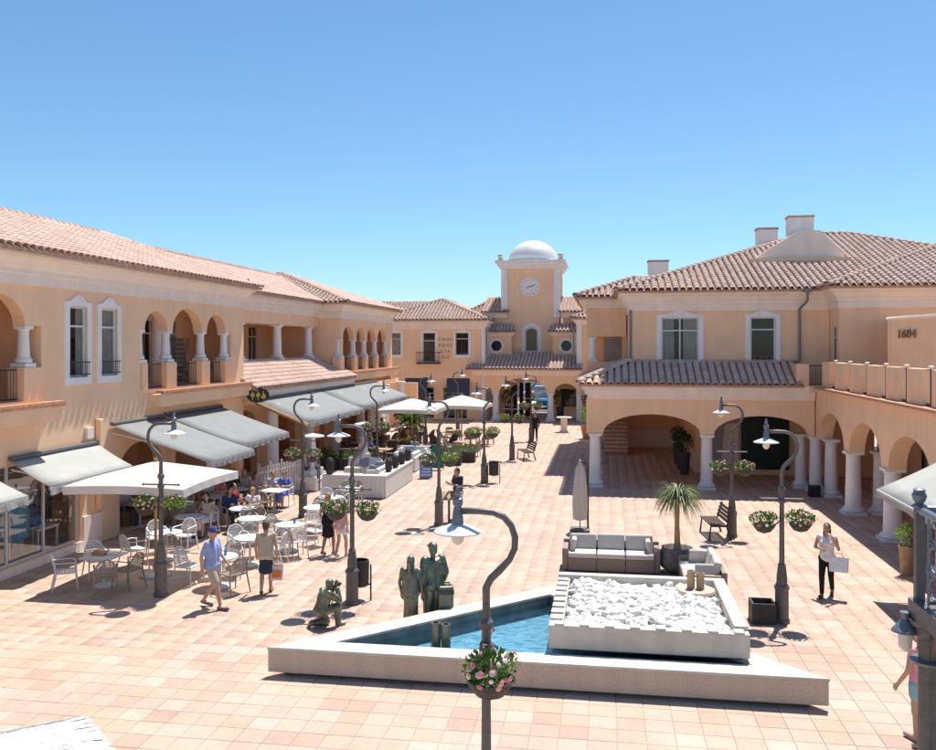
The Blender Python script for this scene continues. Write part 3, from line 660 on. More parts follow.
# corner loggia behind volume 1
m = MB(); m.box(-.9, .95, 42.0, 42.3, 3.5, 4.95).box(-.9, .95, 42.0, 42.3, 6.15, 7.5).box(-.9, -.62, 42.31, 54, 3.5, 4.95).box(-.9, -.62, 42.31, 54, 6.15, 7.5)
m.build('loggia_wall', 'stucco', RB, world=True)
column(RB, -.6, 42.15, 4.96, 6.15, .15); column(RB, -.7, 47, 4.96, 6.15, .15)
wall('loggia_wall', 'stucco', RB, (.8, 0, 0), Y_, X_, rect(42.4, 54, 3.5, 7.4), [rect(44.2, 45.6, 4.8, 6.5)], .2)
MB().box(-1, 1, 53.9, 54.2, 3.5, 7.4).build('loggia_wall', 'stucco', RB, world=True)
MB().box(-.1, .8, 46.0, 46.06, 4.4, 6.4).build('loggia_blind', 'curtain', RB, world=True)
m = MB()
for i in range(3): e = .12 * (i + 1); m.box(-.9 - e, 1.0, 42 - e, 54, 7.502 + i * .16, 7.66 + i * .16)
m.build('cornice', 'trim', RB, world=True)
roof(RB, [[(-1.45, 41.5, 8.02), (2.5, 41.5, 8.02), (2.5, 44.5, 9.1), (1.5, 44.5, 9.1)], [(-1.45, 54, 8.02), (-1.45, 41.5, 8.02), (1.5, 44.5, 9.1), (1.5, 54, 9.1)]], [((-1.45, 41.5, 8.05), (1.5, 44.5, 9.12))])
# dormer wall on the front slope, chimneys
ys_ = lambda y: 8.05 + (y - 37.4) * 3.3 / 9
wall('dormer_wall', 'trim', RB, (0, 40.6, 0), X_, Y_, [(6.5, 9.2), (10.5, 9.2), (10.4, 9.75), (9.4, 10.85), (8.5, 10.85), (6.75, 9.75)], [], 4.4)
MB().box(6.35, 10.65, 40.35, 40.59, 9.1, 9.62).build('dormer_sill', 'stucco', RB, world=True)
for (x, y, z0, z1, w) in ((9.75, 46.4, 10.8, 12.2, 1.2), (8.3, 47.4, 10.7, 11.75, 1.0), (2.9, 50, 8.6, 10.4, 1.1)):
    c = MB().box(x - w / 2, x + w / 2, y - .4, y + .4, z0, z1).build('chimney', 'white', RB, world=True)
    MB().box(x - w / 2 - .04, x + w / 2 + .04, y - .44, y + .44, z1 + .002, z1 + .1).build('chimney_cap', 'pan', c, world=True)
# downpipe
m = MB(); m.tube([(7.95, YU - .62, 7.9), (7.95, YU - .55, 7.5), (7.75, YU - .1, 7.2), (7.75, YU - .1, 5.12), (7.65, YU - .1, 5.05), (7.0, YU - .1, 5.05), (7.0, YU - .1, 4.95)], .05, 8); m.box(7.8, 8.1, YU - .75, YU - .5, 7.85, 8.0)
m.build('downpipe', 'ironblue', RB, world=True)
MB().tube([(XU + .0, YU - .06, 7.2), (XU, YU - .06, 4.95)], .05, 8).build('downpipe', 'ironblue', RB, world=True)
# upper volume 2
wall('wall', 'stucco', RB, (0, 35.6, 0), X_, Y_, rect(8.95, 22, 3.9, 7.5), [], .3)
wall('wall', 'stucco', RB, (8.95, 0, 0), Y_, X_, rect(35.91, 37.3, 3.9, 7.5), [rect(36.0, 36.7, 4.2, 6.5)], .3)
window(RB, (8.95, 36.35, 4.2), Y_, X_, .7, 2.3, False, .8, False)
cornice(RB, 8.95, 22, 35.6, 48, 7.18, 7.94, .5)
pl, rd = hip_planes(8.35, 24, 35.0, 49, 8.0, 2.4); roof(RB, pl, rd)
# terrace edge with brick course and balustrade
m = MB().box(XW - .34, XW + .3, 14.3, YF - .7, 3.952, 4.06).build('terrace_band', 'stucco', RB, world=True)
n = 78; y0, y1 = 14.3, YF - .7; w = (y1 - y0) / n
for i in range(n): MB().box(XW - .42, XW - .1, y0 + i * w + .006, y0 + (i + 1) * w - .006, 4.063, 4.14).build('brick', 'brick', m, world=True)
MB().box(XW - .09, 14, 14.3, 35.55, 4.063, 4.13).build('terrace_floor', 'tile_i', RB, world=True)
pys = [33.4, 31.5, 29.54, 27.64, 25.84, 24.0, 22.1, 20.2, 18.3, 16.4, 14.5]
for i in range(len(pys) - 1):
    a, b = pys[i + 1] + .27, pys[i] - .27
    MB().box(XW - .12, XW + .12, a + .08, b - .08, 4.142, 5.1).build('parapet_panel', 'stucco', RB, world=True, bevel=.012)
for y in pys:
    pp = MB().tube([(XW, y, 4.14), (XW, y, 5.11)], .03, 8).box(XW - .1, XW + .1, y - .1, y + .1, 4.142, 4.22).build('baluster', 'blackiron', RB, world=True)
    MB().lathe([(.03, 0), (.05, .01), (.075, .05), (.075, .065), (.02, .08)], 12, (XW, y, 5.11)).build('cap', 'white', pp, world=True)
    MB().tube([(XW, y - .3, 5.08), (XW, y + .3, 5.08)], .018, 6).build('rail', 'ironblue', pp, world=True)
MB().box(7.3, 7.75, YF - .465, YF - .103, 4.135, 5.0).build('terrace_pier', 'stucco', RB, world=True)
MB().box(7.3, 7.62, YF - .1, YU - .02, 4.135, 4.995).build('terrace_pier', 'stucco', RB, world=True)
railing(RB, (7.78, YF - .3), (8.9, YF - .3), 4.16, .78, .08); MB().box(7.76, 8.9, YF - .535, 36.95, 3.9, 4.147).build('terrace_floor', 'stucco2', RB, world=True)
MB().box(XW - .16, XW + .35, 33.6, 34.75, 4.142, 5.1).build('parapet_panel', 'stucco', RB, world=True)
# curved wall with raised numerals on the terrace
cw = MB(); pts = []
for i in range(11): a = R(180 - 9 * i); pts.append((13.0 + 2.2 * math.cos(a), 29.3 - 2.2 * (1 - abs(math.sin(a))) * -1 - 2.2 + 0, a))
arcp = [(11.75 + 2.6 * math.cos(R(180 + 9 * i)), 30.4 + 2.6 * math.sin(R(180 + 9 * i))) for i in range(11)]
outer = [(10.9, 35.58)] + arcp + [(20, 27.8)]; inner = [(20, 28.05)] + [(11.75 + 2.35 * math.cos(R(180 + 9 * i)), 30.4 + 2.35 * math.sin(R(180 + 9 * i))) for i in range(10, -1, -1)] + [(11.15, 35.58)]
np_ = len(outer)
cw.v = [(p[0], p[1], 4.14) for p in outer + inner] + [(p[0], p[1], 6.55 + max(0, (p[0] - 9.15)) * .05) for p in outer + inner]
N2 = len(outer + inner)
cw.f = [(i, (i + 1) % N2, N2 + (i + 1) % N2, N2 + i) for i in range(N2)] + [(N2 + i, N2 + i + 1, N2 + N2 - 2 - i, N2 + N2 - 1 - i) for i in range(np_ - 1)]
cw.build('curved_wall', 'stucco', RB, world=True, fixn=True)
m = MB(); 
for i in range(np_ - 1):
    p, q = outer[i], outer[i + 1]; m.tube([(p[0], p[1], 6.6 + max(0, (p[0] - 9.15)) * .05), (q[0], q[1], 6.6 + max(0, (q[0] - 9.15)) * .05)], .06, 6)
m.build('coping', 'trim', RB, world=True)
def text(s, size, mtx, mat, parent, name='lettering', ext=.02, sp=1.0):
    c = bpy.data.curves.new('t', 'FONT'); c.body = s; c.size = size; c.extrude = ext; c.align_x = 'CENTER'; c.resolution_u = 3; c.space_character = sp
    o = bpy.data.objects.new('t', c); COL.objects.link(o); dg = bpy.context.evaluated_depsgraph_get(); dg.update()
    me = bpy.data.meshes.new_from_object(o.evaluated_get(dg)); bpy.data.objects.remove(o)
    me.transform(mtx); 
    if not me.materials: me.materials.append(mt[mat])
    else: me.materials[0] = mt[mat]
    q = bpy.data.objects.new(name, me); COL.objects.link(q); q.parent = parent
    p = Vector(); r = parent
    while r: p += r.location; r = r.parent
    q.location = -p; return q
a = R(180 + 25)
text('1684', .40, Matrix.Translation((11.75 + 2.63 * math.cos(a), 30.4 + 2.63 * math.sin(a), 5.95)) @ Matrix.Rotation(a + R(90), 4, 'Z') @ Matrix.Rotation(R(90), 4, 'X'), 'wood', RB)

# ================================================================ CLOCK BUILDING (front y = 66.5)
CB = thing('clock_building', 'peach clock tower building with white dome and arched gateway', 'building', (-6, 70, 0))
YC = 66.5
# left wing
lw = [(-16.35, 5.0, 1.0, 1.75), (-13.6, 4.45, 1.0, 2.3), (-11.0, 5.0, 1.05, 1.75)]
hs = [rect(x - w / 2, x + w / 2, z, z + h) for x, z, w, h in lw]
wall('wing_wall', 'stucco', CB, (0, YC, 0), X_, Y_, rect(-22, -9.45, 0, 7.3), hs + [rect(-15.6, -13.2, .02, 2.5), rect(-12.5, -10.6, .02, 2.5)], .3)
for i, (x, z, w, h) in enumerate(lw): window(CB, (x, YC, z), X_, Y_, w, h, False, .72, True, 2 if i == 0 else 0, sur=.17, top=.12)
for a, b in ((-15.6, -13.2), (-12.5, -10.6)): window(CB, ((a + b) / 2, YC + .1, .03), X_, Y_, b - a, 2.47, True, .8, False)
MB().box(-9.45, -9.15, YC - .12, 74, 0, 7.3).build('pilaster', 'white', CB, world=True)
m = MB()
for i in range(3): e = .14 * (i + 1); m.box(-22, -9.3 + e, YC - e, 74, 7.0 + i * .22, 7.22 + i * .22 - .002)
m.build('cornice', 'trim', CB, world=True)
pl, rd = hip_planes(-17.7, -8.9, YC - .6, 82, 7.72, 1.75); roof(CB, pl, rd)
roof(CB, [[(-30, YC + .6, 7.7), (-17.7, YC + .6, 7.7), (-13.3, YC + 5, 9.4), (-30, YC + 5, 9.4)]], [])
pl, rd = hip_planes(-12.5, -6.5, YC + 4, 80, 7.9, 1.7); roof(CB, pl, rd)
# iron balconette on the middle window
m = MB(); bx0, bx1 = -14.5, -12.7
for z in (4.4, 5.2): m.tube([(bx0, YC, z), (bx0, YC - .5, z), (bx1, YC - .5, z), (bx1, YC, z)], .03, 5)
for i in range(15): x = bx0 + (bx1 - bx0) * i / 14; m.tube([(x, YC - .5, 4.4), (x, YC - .62, 4.6), (x, YC - .5, 5.2)], .014, 4)
m.box(bx0, bx1, YC - .5, YC, 4.3, 4.37); m.build('balconette', 'blackiron', CB, world=True)
for i, s in enumerate(('CAUC', 'RDOE', 'LTA', 'ELE')):
    text(s, .34, Matrix.Translation((-12.3, YC - .01, 6.1 - i * .46)) @ Matrix.Rotation(R(90), 4, 'X'), 'wood', CB, sp=1.35)
for a, b in ((-15.5, -13.7), (-12.2, -10.4)):
    m = MB().add([(a, YC - .02, 3.2), (b, YC - .02, 3.2), (b + .15, YC - 1.1, 1.9), (a + .15, YC - 1.1, 1.9), (a + .15, YC - 1.1, 1.7), (b + .15, YC - 1.1, 1.7)], [(0, 1, 2, 3), (3, 2, 5, 4)])
    o = m.build('shop_awning', 'awn_n', thing('shop_awning', 'dark navy awning over a shop door of the clock building', 'awning', (a, YC, 1.7), 0, 'navy shop awnings'), world=True); o.name = 'canopy'
    MB().tube([(a, YC, 2.2), (a + .15, YC - 1.08, 1.92)], .02, 5).tube([(b, YC, 2.2), (b + .15, YC - 1.08, 1.92)], .02, 5).build('arm', 'steel', o.parent, world=True)
# gateway porch
YP = 66.2
pxs = [-8.35, -4.15]
wall('gate_wall', 'stucco', CB, (0, YP, 0), X_, Y_, arcade(0, 2.1, 3.45, [(-9.1, -8.62, .4), (-8.08, -4.42, 1.15), (-3.88, -2.1, .75)], -9.12, -1.9), [], .4)
for x in pxs: column(CB, x, YP + .2, 0, 2.1, .24)
m = MB()
for i in range(3): e = .13 * (i + 1); m.box(-9.9 - e, -2.2 + e, YP - e, YP + .3, 3.452 + i * .15, 3.6 + i * .15)
m.build('cornice', 'trim', CB, world=True)
roof(CB, [[(-10.6, YP - .65, 3.95), (-1.7, YP - .65, 3.95), (-2.2, YP + 2.8, 5.15), (-9.9, YP + 2.8, 5.15)]], [], name='porch_roof')
MB().box(-9.1, -1.9, YP + .45, 69.2, 3.3, 3.44).build('ceiling_slab', 'stucco2', CB, world=True)
wall('inner_wall', 'stucco2', CB, (0, 69.3, 0), X_, Y_, rect(-9.1, -1.0, 0, 5.2), [arched(-7.6, -4.3, .02, 2.0, .9), rect(-3.5, -2.3, .9, 2.3)], .3)
window(CB, (-2.9, 69.3, .9), X_, Y_, 1.2, 1.4, True, .5, False, 0, fr='woodd')
MB().box(-3.9, -1.9, 69.2, 69.28, .004, .8).build('wainscot', 'trim', CB, world=True)
for a in (-7.9, -4.3): MB().box(a, a + .3, 69.65, 76, 0, 3.2).build('passage_wall', 'stucco2', CB, world=True)
MB().box(-8, -4, 69.65, 76, 3.2, 3.4).build('ceiling_slab', 'stucco2', CB, world=True)
for k, x in enumerate((-7.3, -6.75, -6.2)): MB().cbox((x, 70.0 + .25 * (k % 2), 1.4), (.05, .7, 2.7), R(30 if k % 2 else -30)).build('folding_door', 'woodd', CB, world=True)
# small side volumes with round windows
for sx, xc, x0, x1 in ((1, -8.55, -9.4, -7.35), (-1, -3.05, -4.1, -2.05)):
    rnd = [(xc + .42 * math.cos(2 * math.pi * i / 20), 5.72 + .42 * math.sin(2 * math.pi * i / 20)) for i in range(20)]
    wall('bay_wall', 'stucco', CB, (0, 68.4, 0), X_, Y_, rect(x0, x1, 4.3, 6.5), [rnd], .25)
    MB().box(x0 if sx < 0 else x1 - .2, x0 + .2 if sx < 0 else x1, 68.66, 69.9, 4.3, 6.5).build('bay_wall', 'stucco', CB, world=True)
    ring = [(xc + .6 * math.cos(2 * math.pi * i / 20), 5.72 + .6 * math.sin(2 * math.pi * i / 20)) for i in range(20)]
    f = wallmb((0, 68.36, 0), X_, Y_, ring, [rnd], .08).build('round_window', 'white', CB, world=True, fixn=True)
    wallmb((0, 68.55, 0), X_, Y_, rnd, [], .02).build('pane', 'glass', f, world=True, fixn=True)
    MB().box(xc - .6, xc + .6, 68.9, 68.95, 5.1, 6.3).build('room_backing', 'dark', f, world=True)
    m = MB().box(x0 - .15, x1 + .15, 68.3, 69.9, 6.502, 6.65).box(x0 - .28, x1 + .28, 68.1, 69.9, 6.652, 6.8); m.build('cornice', 'trim', CB, world=True)
    roof(CB, [[(x0 - .4, 67.95, 6.85), (x1 + .4, 67.95, 6.85), (x1 + .1, 69.6, 7.45), (x0 - .1, 69.6, 7.45)]], [])
# connecting roofs beside the tower
for x0, x1 in ((-9.6, -7.9), (-3.4, 1.5)):
    MB().box(x0, x1, 69.6, 72, 4.3, 7.95).build('link_wall', 'stucco', CB, world=True); MB().box(x0 - .1, x1 + .1, 69.3, 72, 7.952, 8.35).build('cornice', 'trim', CB, world=True)
    roof(CB, [[(x0 - .3, 69.0, 8.42), (x1 + .3, 69.0, 8.42), (x1 + .3, 73, 9.7), (x0 - .3, 73, 9.7)]], [])
# tower
TX0, TX1, TY = -8.25, -3.65, 69.5
wn = arched(-6.4, -5.35, 5.25, 6.85, .35)
wall('tower_wall', 'stucco', CB, (0, TY, 0), X_, Y_, rect(TX0, TX1, 3.4, 11.9), [wn], .35)
wall('tower_wall', 'stucco', CB, (TX0, 0, 0), Y_, X_, rect(TY + .36, TY + 5, 3.4, 11.9), [], .3); wall('tower_wall', 'stucco', CB, (TX1, 0, 0), Y_, -X_, rect(TY + .36, TY + 5, 3.4, 11.9), [], .3)
MB().box(TX0, TX1, TY + 5, TY + 5.3, 3.4, 11.9).build('tower_wall', 'stucco', CB, world=True)
for a, b in ((TX0 - .06, TX0 + .45), (TX1 - .45, TX1 + .06)): MB().box(a, b, TY - .07, TY + 5.36, 8.0, 11.88).build('pilaster', 'white', CB, world=True) if False else MB().box(a, b, TY - .07, TY + .02, 8.0, 11.88).build('pilaster', 'white', CB, world=True)
MB().box(TX1 + .002, TX1 + .07, TY + .03, TY + .6, 8.0, 11.88).build('pilaster', 'white', CB, world=True)
f = wallmb((0, TY + .1, 0), X_, Y_, arched(-6.42, -5.33, 5.23, 6.85, .37), [arched(-6.3, -5.45, 5.33, 6.8, .28)], .06).build('tower_window', 'frame', CB, world=True, fixn=True)
wallmb((0, TY + .13, 0), X_, Y_, arched(-6.3, -5.45, 5.33, 6.8, .28), [], .01).build('pane', 'glass', f, world=True, fixn=True)
wallmb((0, TY - .05, 0), X_, Y_, arched(-6.65, -5.1, 5.0, 6.9, .6), [wn], .055).build('surround', 'white', f, world=True, fixn=True)
MB().box(-6.9, -4.9, TY + .5, TY + .55, 5, 7.5).build('room_backing', 'wood', f, world=True)
m = MB()
for i in range(3): e = .17 * (i + 1); m.box(TX0 - e, TX1 + e, TY - e, TY + 5.2 + e, 11.9 + i * .22, 12.12 + i * .22 - .002)
m.build('cornice', 'white', CB, world=True)
prof = [(2.2, 0), (2.2, .12)] + [(2.06 * math.cos(R(a)), .12 + 1.75 * math.sin(R(a))) for a in range(0, 90, 7)] + [(.02, 1.87)]
MB().lathe(prof, 40, (-5.95, TY + 2.6, 12.55)).build('dome', 'dome', CB, smooth=True, world=True)
for x in (TX0 - .1, TX1 + .1):
    for y in (TY, TY + 5.1): MB().lathe([(.2, 0), (.24, .1), (.15, .2), (.24, .38), (.2, .5), (.05, .58)], 12, (x, y, 12.55)).build('finial', 'stone', CB, world=True)
ccx, ccz = -6.0, 10.45
MB().tube([(ccx, TY - .06, ccz), (ccx, TY + .03, ccz)], .74, 36).build('clock_face', 'white', CB, world=True)
cf = MB()
wallmb((ccx, TY - .075, ccz), X_, Y_, [(.80 * math.cos(R(10 * i)), .80 * math.sin(R(10 * i))) for i in range(36)], [[(.70 * math.cos(R(10 * i)), .70 * math.sin(R(10 * i))) for i in range(36)]], .07).build('clock_rim', 'trim', CB, world=True)
for i in range(12):
    a = R(30 * i); cf.cbox((ccx + .6 * math.sin(a), TY - .075, ccz + .6 * math.cos(a)), (.04, .015, .12), 0, 0, a)
cf.build('clock_marks', 'iron', CB, world=True)
MB().cbox((ccx - .12, TY - .09, ccz - .05), (.05, .02, .34), 0, 0, R(245)).build('clock_hand', 'black', CB, world=True)
MB().cbox((ccx + .2, TY - .105, ccz + .06), (.035, .02, .48), 0, 0, R(72)).build('clock_hand', 'black', CB, world=True)
# right wing of the clock building
MB().box(-2.2, -1.8, YC - .1, 69, 0, 7.3).build('pilaster', 'white', CB, world=True)
wall('wing_wall', 'stucco', CB, (0, YC, 0), X_, Y_, rect(-1.8, 16, 0, 7.3), [rect(-1.1, .1, 5.0, 6.75), rect(2.0, 3.2, 5, 6.75)], .3)
window(CB, (-.5, YC, 5.0), X_, Y_, 1.2, 1.75, False, .68, True, 2, sur=.17); window(CB, (2.6, YC, 5.0), X_, Y_, 1.2, 1.75, False, .68, True, 2, sur=.17)
m = MB()
for i in range(3): e = .14 * (i + 1); m.box(-2.1 - e, 16, YC - e, 74, 7.302 + i * .16, 7.46 + i * .16)
m.build('cornice', 'trim', CB, world=True)
roof(CB, [[(-2.6, YC - .6, 7.8), (16, YC - .6, 7.8), (16, YC + 4, 9.4), (2, YC + 4, 9.4)], [(-2.6, YC + 6, 7.8), (-2.6, YC - .6, 7.8), (2, YC + 4, 9.4), (2, YC + 6, 9.4)]], [((-2.6, YC - .6, 7.83), (2, YC + 4, 9.42)), ((2, YC + 4, 9.43), (16, YC + 4, 9.43))])
for x in (-9.05, -2.4): MB().tube([(x, YC - .2, 7.1), (x, YC - .2, 4.2)], .07, 6).build('downpipe', 'ironblue', CB, world=True)
# white rendered house across the street, seen through the gateway
HB = thing('street_house', 'pale rendered house wall across the street beyond the gateway', 'building', (-5, 100, 0))
MB().box(-14, 6, 100, 106, 0, 5.5).build('wall', 'white', HB, world=True); MB().box(-14.4, 6.4, 99.6, 106.4, 5.5, 5.8).build('roof', 'brick', HB, world=True)
# ================================================================ FOUNTAIN
FT = thing('fountain', 'low triangular stone fountain pool with raised bed of white stones', 'fountain', (-1.16, 16, 0))
A_, B_, C_ = (-5.76, 14.3), (3.44, 14.3), (-1.16, 18.9)
def tri_in(d, df):   # inset triangle: d on the slanted sides, df on the front
    y0 = 14.3 + df; k = d * math.sqrt(2)
    return [(-5.76 + k + df, y0), (3.44 - k - df, y0), (-1.16, 18.9 - k)]
def ringmb(o, i, z0, z1):
    m = MB(); n = len(o); v = [(*p, z0) for p in o] + [(*p, z0) for p in i] + [(*p, z1) for p in o] + [(*p, z1) for p in i]
    f = []
    for a in range(n):
        b = (a + 1) % n; f += [(a, b, 2 * n + b, 2 * n + a), (n + b, n + a, 3 * n + a, 3 * n + b), (2 * n + a, 2 * n + b, 3 * n + b, 3 * n + a), (b, a, n + a, n + b)]
    return m.add(v, f)
ringmb([A_, B_, C_], tri_in(.45, .44), .075, .448).build('rim', 'stone_shaded_tan', FT, world=True, fixn=True)  # sides are the same stone as the top, coloured as shaded
ringmb([(A_[0] - .02, A_[1] - .008), (B_[0] + .02, B_[1] - .008), (C_[0], C_[1] + .012)], tri_in(.448, .437), .45, .5).build('coping', 'stone', FT, world=True, fixn=True, bevel=.01)  # top of the rim split off as a slab to keep the unshaded colour
MB().prism(tri_in(.12, .1), .002, .074).build('plinth', 'plinth_shade', FT, world=True)  # recessed base, its shade painted in
ringmb(tri_in(.455, .445), tri_in(.47, .46), .08, .47).build('pool_wall', 'poolwall', FT, world=True, fixn=True)
MB().prism(tri_in(.46, .45), .08, .12).build('pool_floor', 'pool', FT, world=True)
wm = bpy.data.materials.new('water'); wm.use_nodes = True; t = wm.node_tree; N = t.nodes; L = t.links; N.clear()
o_ = N.new('ShaderNodeOutputMaterial'); tr = N.new('ShaderNodeBsdfTransparent'); tr.inputs[0].default_value = (.80, .93, .97, 1); gl = N.new('ShaderNodeBsdfGlossy'); gl.inputs['Roughness'].default_value = .03
fr = N.new('ShaderNodeFresnel'); fr.inputs[0].default_value = 1.45; nz = N.new('ShaderNodeTexNoise'); nz.inputs['Scale'].default_value = 4.5; nz.inputs['Detail'].default_value = 5; nz.inputs['Distortion'].default_value = .8
tc = N.new('ShaderNodeTexCoord'); L.new(tc.outputs['Object'], nz.inputs['Vector']); bp = N.new('ShaderNodeBump'); bp.inputs['Strength'].default_value = 1; bp.inputs['Distance'].default_value = .05; L.new(nz.outputs[0], bp.inputs['Height'])
L.new(bp.outputs[0], fr.inputs['Normal']); L.new(bp.outputs[0], gl.inputs['Normal'])
ad = N.new('ShaderNodeMath'); ad.operation = 'MULTIPLY_ADD'; ad.inputs[1].default_value = 1.2; ad.inputs[2].default_value = .03; ad.use_clamp = True; L.new(fr.outputs[0], ad.inputs[0])
mx = N.new('ShaderNodeMixShader'); L.new(ad.outputs[0], mx.inputs[0]); L.new(tr.outputs[0], mx.inputs[1]); L.new(gl.outputs[0], mx.inputs[2]); L.new(mx.outputs[0], o_.inputs[0]); mt['water'] = wm
MB().add([(*p, .34) for p in tri_in(.462, .452)], [(0, 1, 2)]).build('water', 'water', FT, world=True)
# raised bed
bx0, bx1, by0, by1 = -.96, 2.34, 14.83, 18.1
bed = MB()
bed.box(bx0, bx1, by0, by0 + .22, .56, .95).box(bx0, bx1, by1 - .2, by1, .56, 1.02).box(bx1 - .22, bx1, by0 + .22, by1 - .2, .56, 1.02).box(bx0, bx0 + .24, by0 + .22, by1 - .2, .56, .95).box(bx0 + .24, bx1 - .22, by0 + .22, by1 - .2, .56, .80)
bd = bed.build('stone_bed', 'stone', FT, world=True)
MB().box(bx0 + .1, bx1 - .1, by0 + .12, by1 - .1, .5, .558).build('bed_foot', 'plinth_shade', bd, world=True)
n = 8
for i in range(n):    # crenellated overflow lips
    x = bx0 + .1 + (bx1 - bx0 - .34) * i / (n - 1); MB().box(x, x + .16, by0 + .002, by0 + .2, .952, .982).build('lip_block', 'stone', bd, world=True)
    y = by0 + .3 + (by1 - by0 - .75) * i / (n - 1); MB().box(bx0 + .002, bx0 + .22, y, y + .17, .952, .982).build('lip_block', 'stone', bd, world=True)
SM = []
for k in range(7):
    bm = bmesh.new(); bmesh.ops.create_icosphere(bm, subdivisions=2, radius=1)
    for v in bm.verts:
        d = v.co.normalized(); r = 1 + .22 * math.sin(3.1 * d.x + k) * math.cos(2.7 * d.y + 2 * k) + .12 * math.sin(5 * d.z + 3 * k + 4 * d.x); v.co = d * r
    me = bpy.data.meshes.new('stone'); bm.to_mesh(me); bm.free(); me.materials.append(mt['pebble']); me.polygons.foreach_set('use_smooth', [k % 3 > 0] * len(me.polygons)); SM.append(me)
nx, ny = 20, 15; off = bd.location + FT.location
for i in range(nx):
    for j in range(ny):
        x = bx0 + .36 + (bx1 - bx0 - .72) * (i + .5 * (j % 2)) / (nx - .5) + random.uniform(-.04, .04); y = by0 + .30 + (by1 - by0 - .62) * j / (ny - 1) + random.uniform(-.04, .04)
        if (x - 1.72) ** 2 + (y - 17.35) ** 2 < .12: continue
        o = bpy.data.objects.new('stone', random.choice(SM)); COL.objects.link(o); o.parent = bd
        s = random.uniform(.075, .12); o.scale = (s * random.uniform(.9, 1.25), s * random.uniform(.9, 1.2), s * random.uniform(.6, .9)); o.rotation_euler = (random.uniform(-.4, .4), random.uniform(-.4, .4), random.uniform(0, 6.3))
        o.location = Vector((x, y, .86 + random.uniform(-.02, .07) + .05 * math.sin(x * 2.2) * math.sin(y * 1.7))) - off
pb = MB()   # fill between the named stones
for i in range(700): pb.ell((random.uniform(bx0 + .3, bx1 - .28), random.uniform(by0 + .26, by1 - .26), .845 + random.uniform(-.02, .05)), (random.uniform(.05, .085), random.uniform(.05, .085), random.uniform(.04, .06)), 7, 5)
o = pb.build('stone_fill', 'pebble', bd, world=True, smooth=True); o['kind'] = 'stuff'
jet = MB().lathe([(.36, 0), (.38, .03), (.36, .07), (.02, .08)], 24, (1.72, 17.35, .92)).build('jet_plate', 'stone_shaded_tan', bd, world=True)
for dx, h in ((-.09, .34), (.09, .3)): MB().lathe([(.075, 0), (.075, h), (.055, h), (.055, h - .1)], 14, (1.72 + dx, 17.35, 1.0)).build('jet_pipe', 'timber', jet, world=True)
jx, jy = G(441, 650, .34)
for dx, h in ((-.09, .62), (.09, .60)): MB().lathe([(.085, 0), (.085, h), (.06, h), (.06, h - .1)], 14, (jx + dx, jy, .2)).build('jet_pipe', 'bronze', FT, world=True)
# ================================================================ FOLIAGE
def leaves_mb(c, r, n, size, shell=.35, up=.3, m=None):
    m = m or MB(); c = Vector(c)
    for i in range(n):
        d = Vector((random.gauss(0, 1), random.gauss(0, 1), random.gauss(0, 1))).normalized(); q = shell + (1 - shell) * random.random() ** .6
        p = c + Vector((d.x * r[0], d.y * r[1], d.z * r[2])) * q
        t = (d + Vector((random.uniform(-.7, .7), random.uniform(-.7, .7), random.uniform(-.3, .7) + up))).normalized(); s = t.cross(Vector((random.uniform(-1, 1), random.uniform(-1, 1), random.uniform(-1, 1)))).normalized(); nn = t.cross(s)
        L_ = size * random.uniform(.6, 1.3); w = L_ * .32
        m.add([p, p + t * L_ * .45 + s * w + nn * L_ * .08, p + t * L_, p + t * L_ * .45 - s * w + nn * L_ * .08], [(0, 1, 2), (0, 2, 3)])
    return m
def flowers_mb(c, r, n, size):
    m = MB(); c = Vector(c)
    for i in range(n):
        d = Vector((random.gauss(0, 1), random.gauss(0, 1), random.gauss(.3, .8))).normalized(); p = c + Vector((d.x * r[0], d.y * r[1], d.z * r[2])) * random.uniform(.95, 1.22)
        s = d.cross(Vector((.3, .5, .8))).normalized(); t = d.cross(s); k = 6; R_ = size * random.uniform(.7, 1.2)
        m.add([p + d * R_ * .3] + [p + (s * math.cos(2 * math.pi * j / k) + t * math.sin(2 * math.pi * j / k)) * R_ for j in range(k)], [(0, 1 + j, 1 + (j + 1) % k) for j in range(k)])
    return m
BASK = []
for v in range(3):
    random.seed(40 + v); me = leaves_mb((0, 0, .12), (.29, .25, .15), 420, .062, .2).mesh('foliage'); me.materials.append(mt['leaf' if v != 1 else 'leaf_y'])
    leaves_mb((.12, .05, -.02), (.2, .2, .18), 60, .055, .2, -.6)
    m2 = flowers_mb((0, 0, .12), (.30, .27, .17), (34, 14, 46)[v], .031).mesh('flowers'); m2.materials.append(mt['flower'])
    BASK.append((me, m2))
m = MB().lathe([(.03, -.17), (.14, -.13), (.21, -.04), (.24, .02), (.22, .02), (.18, -.02)], 14); BOWL = m.mesh('bowl'); BOWL.materials.append(mt['pot'])
def basket(x, y, z, v, label, sc=1.0):
    t = thing('hanging_basket', label, 'flower basket', (x, y, z), random.uniform(0, 6), 'flower baskets on the lamp posts', sc)
    for me, nm in ((BOWL, 'bowl'), (BASK[v][0], 'foliage'), (BASK[v][1], 'flowers')):
        o = bpy.data.objects.new(nm, me); COL.objects.link(o); o.parent = t
        if nm != 'bowl': o['kind'] = 'stuff'
    return t
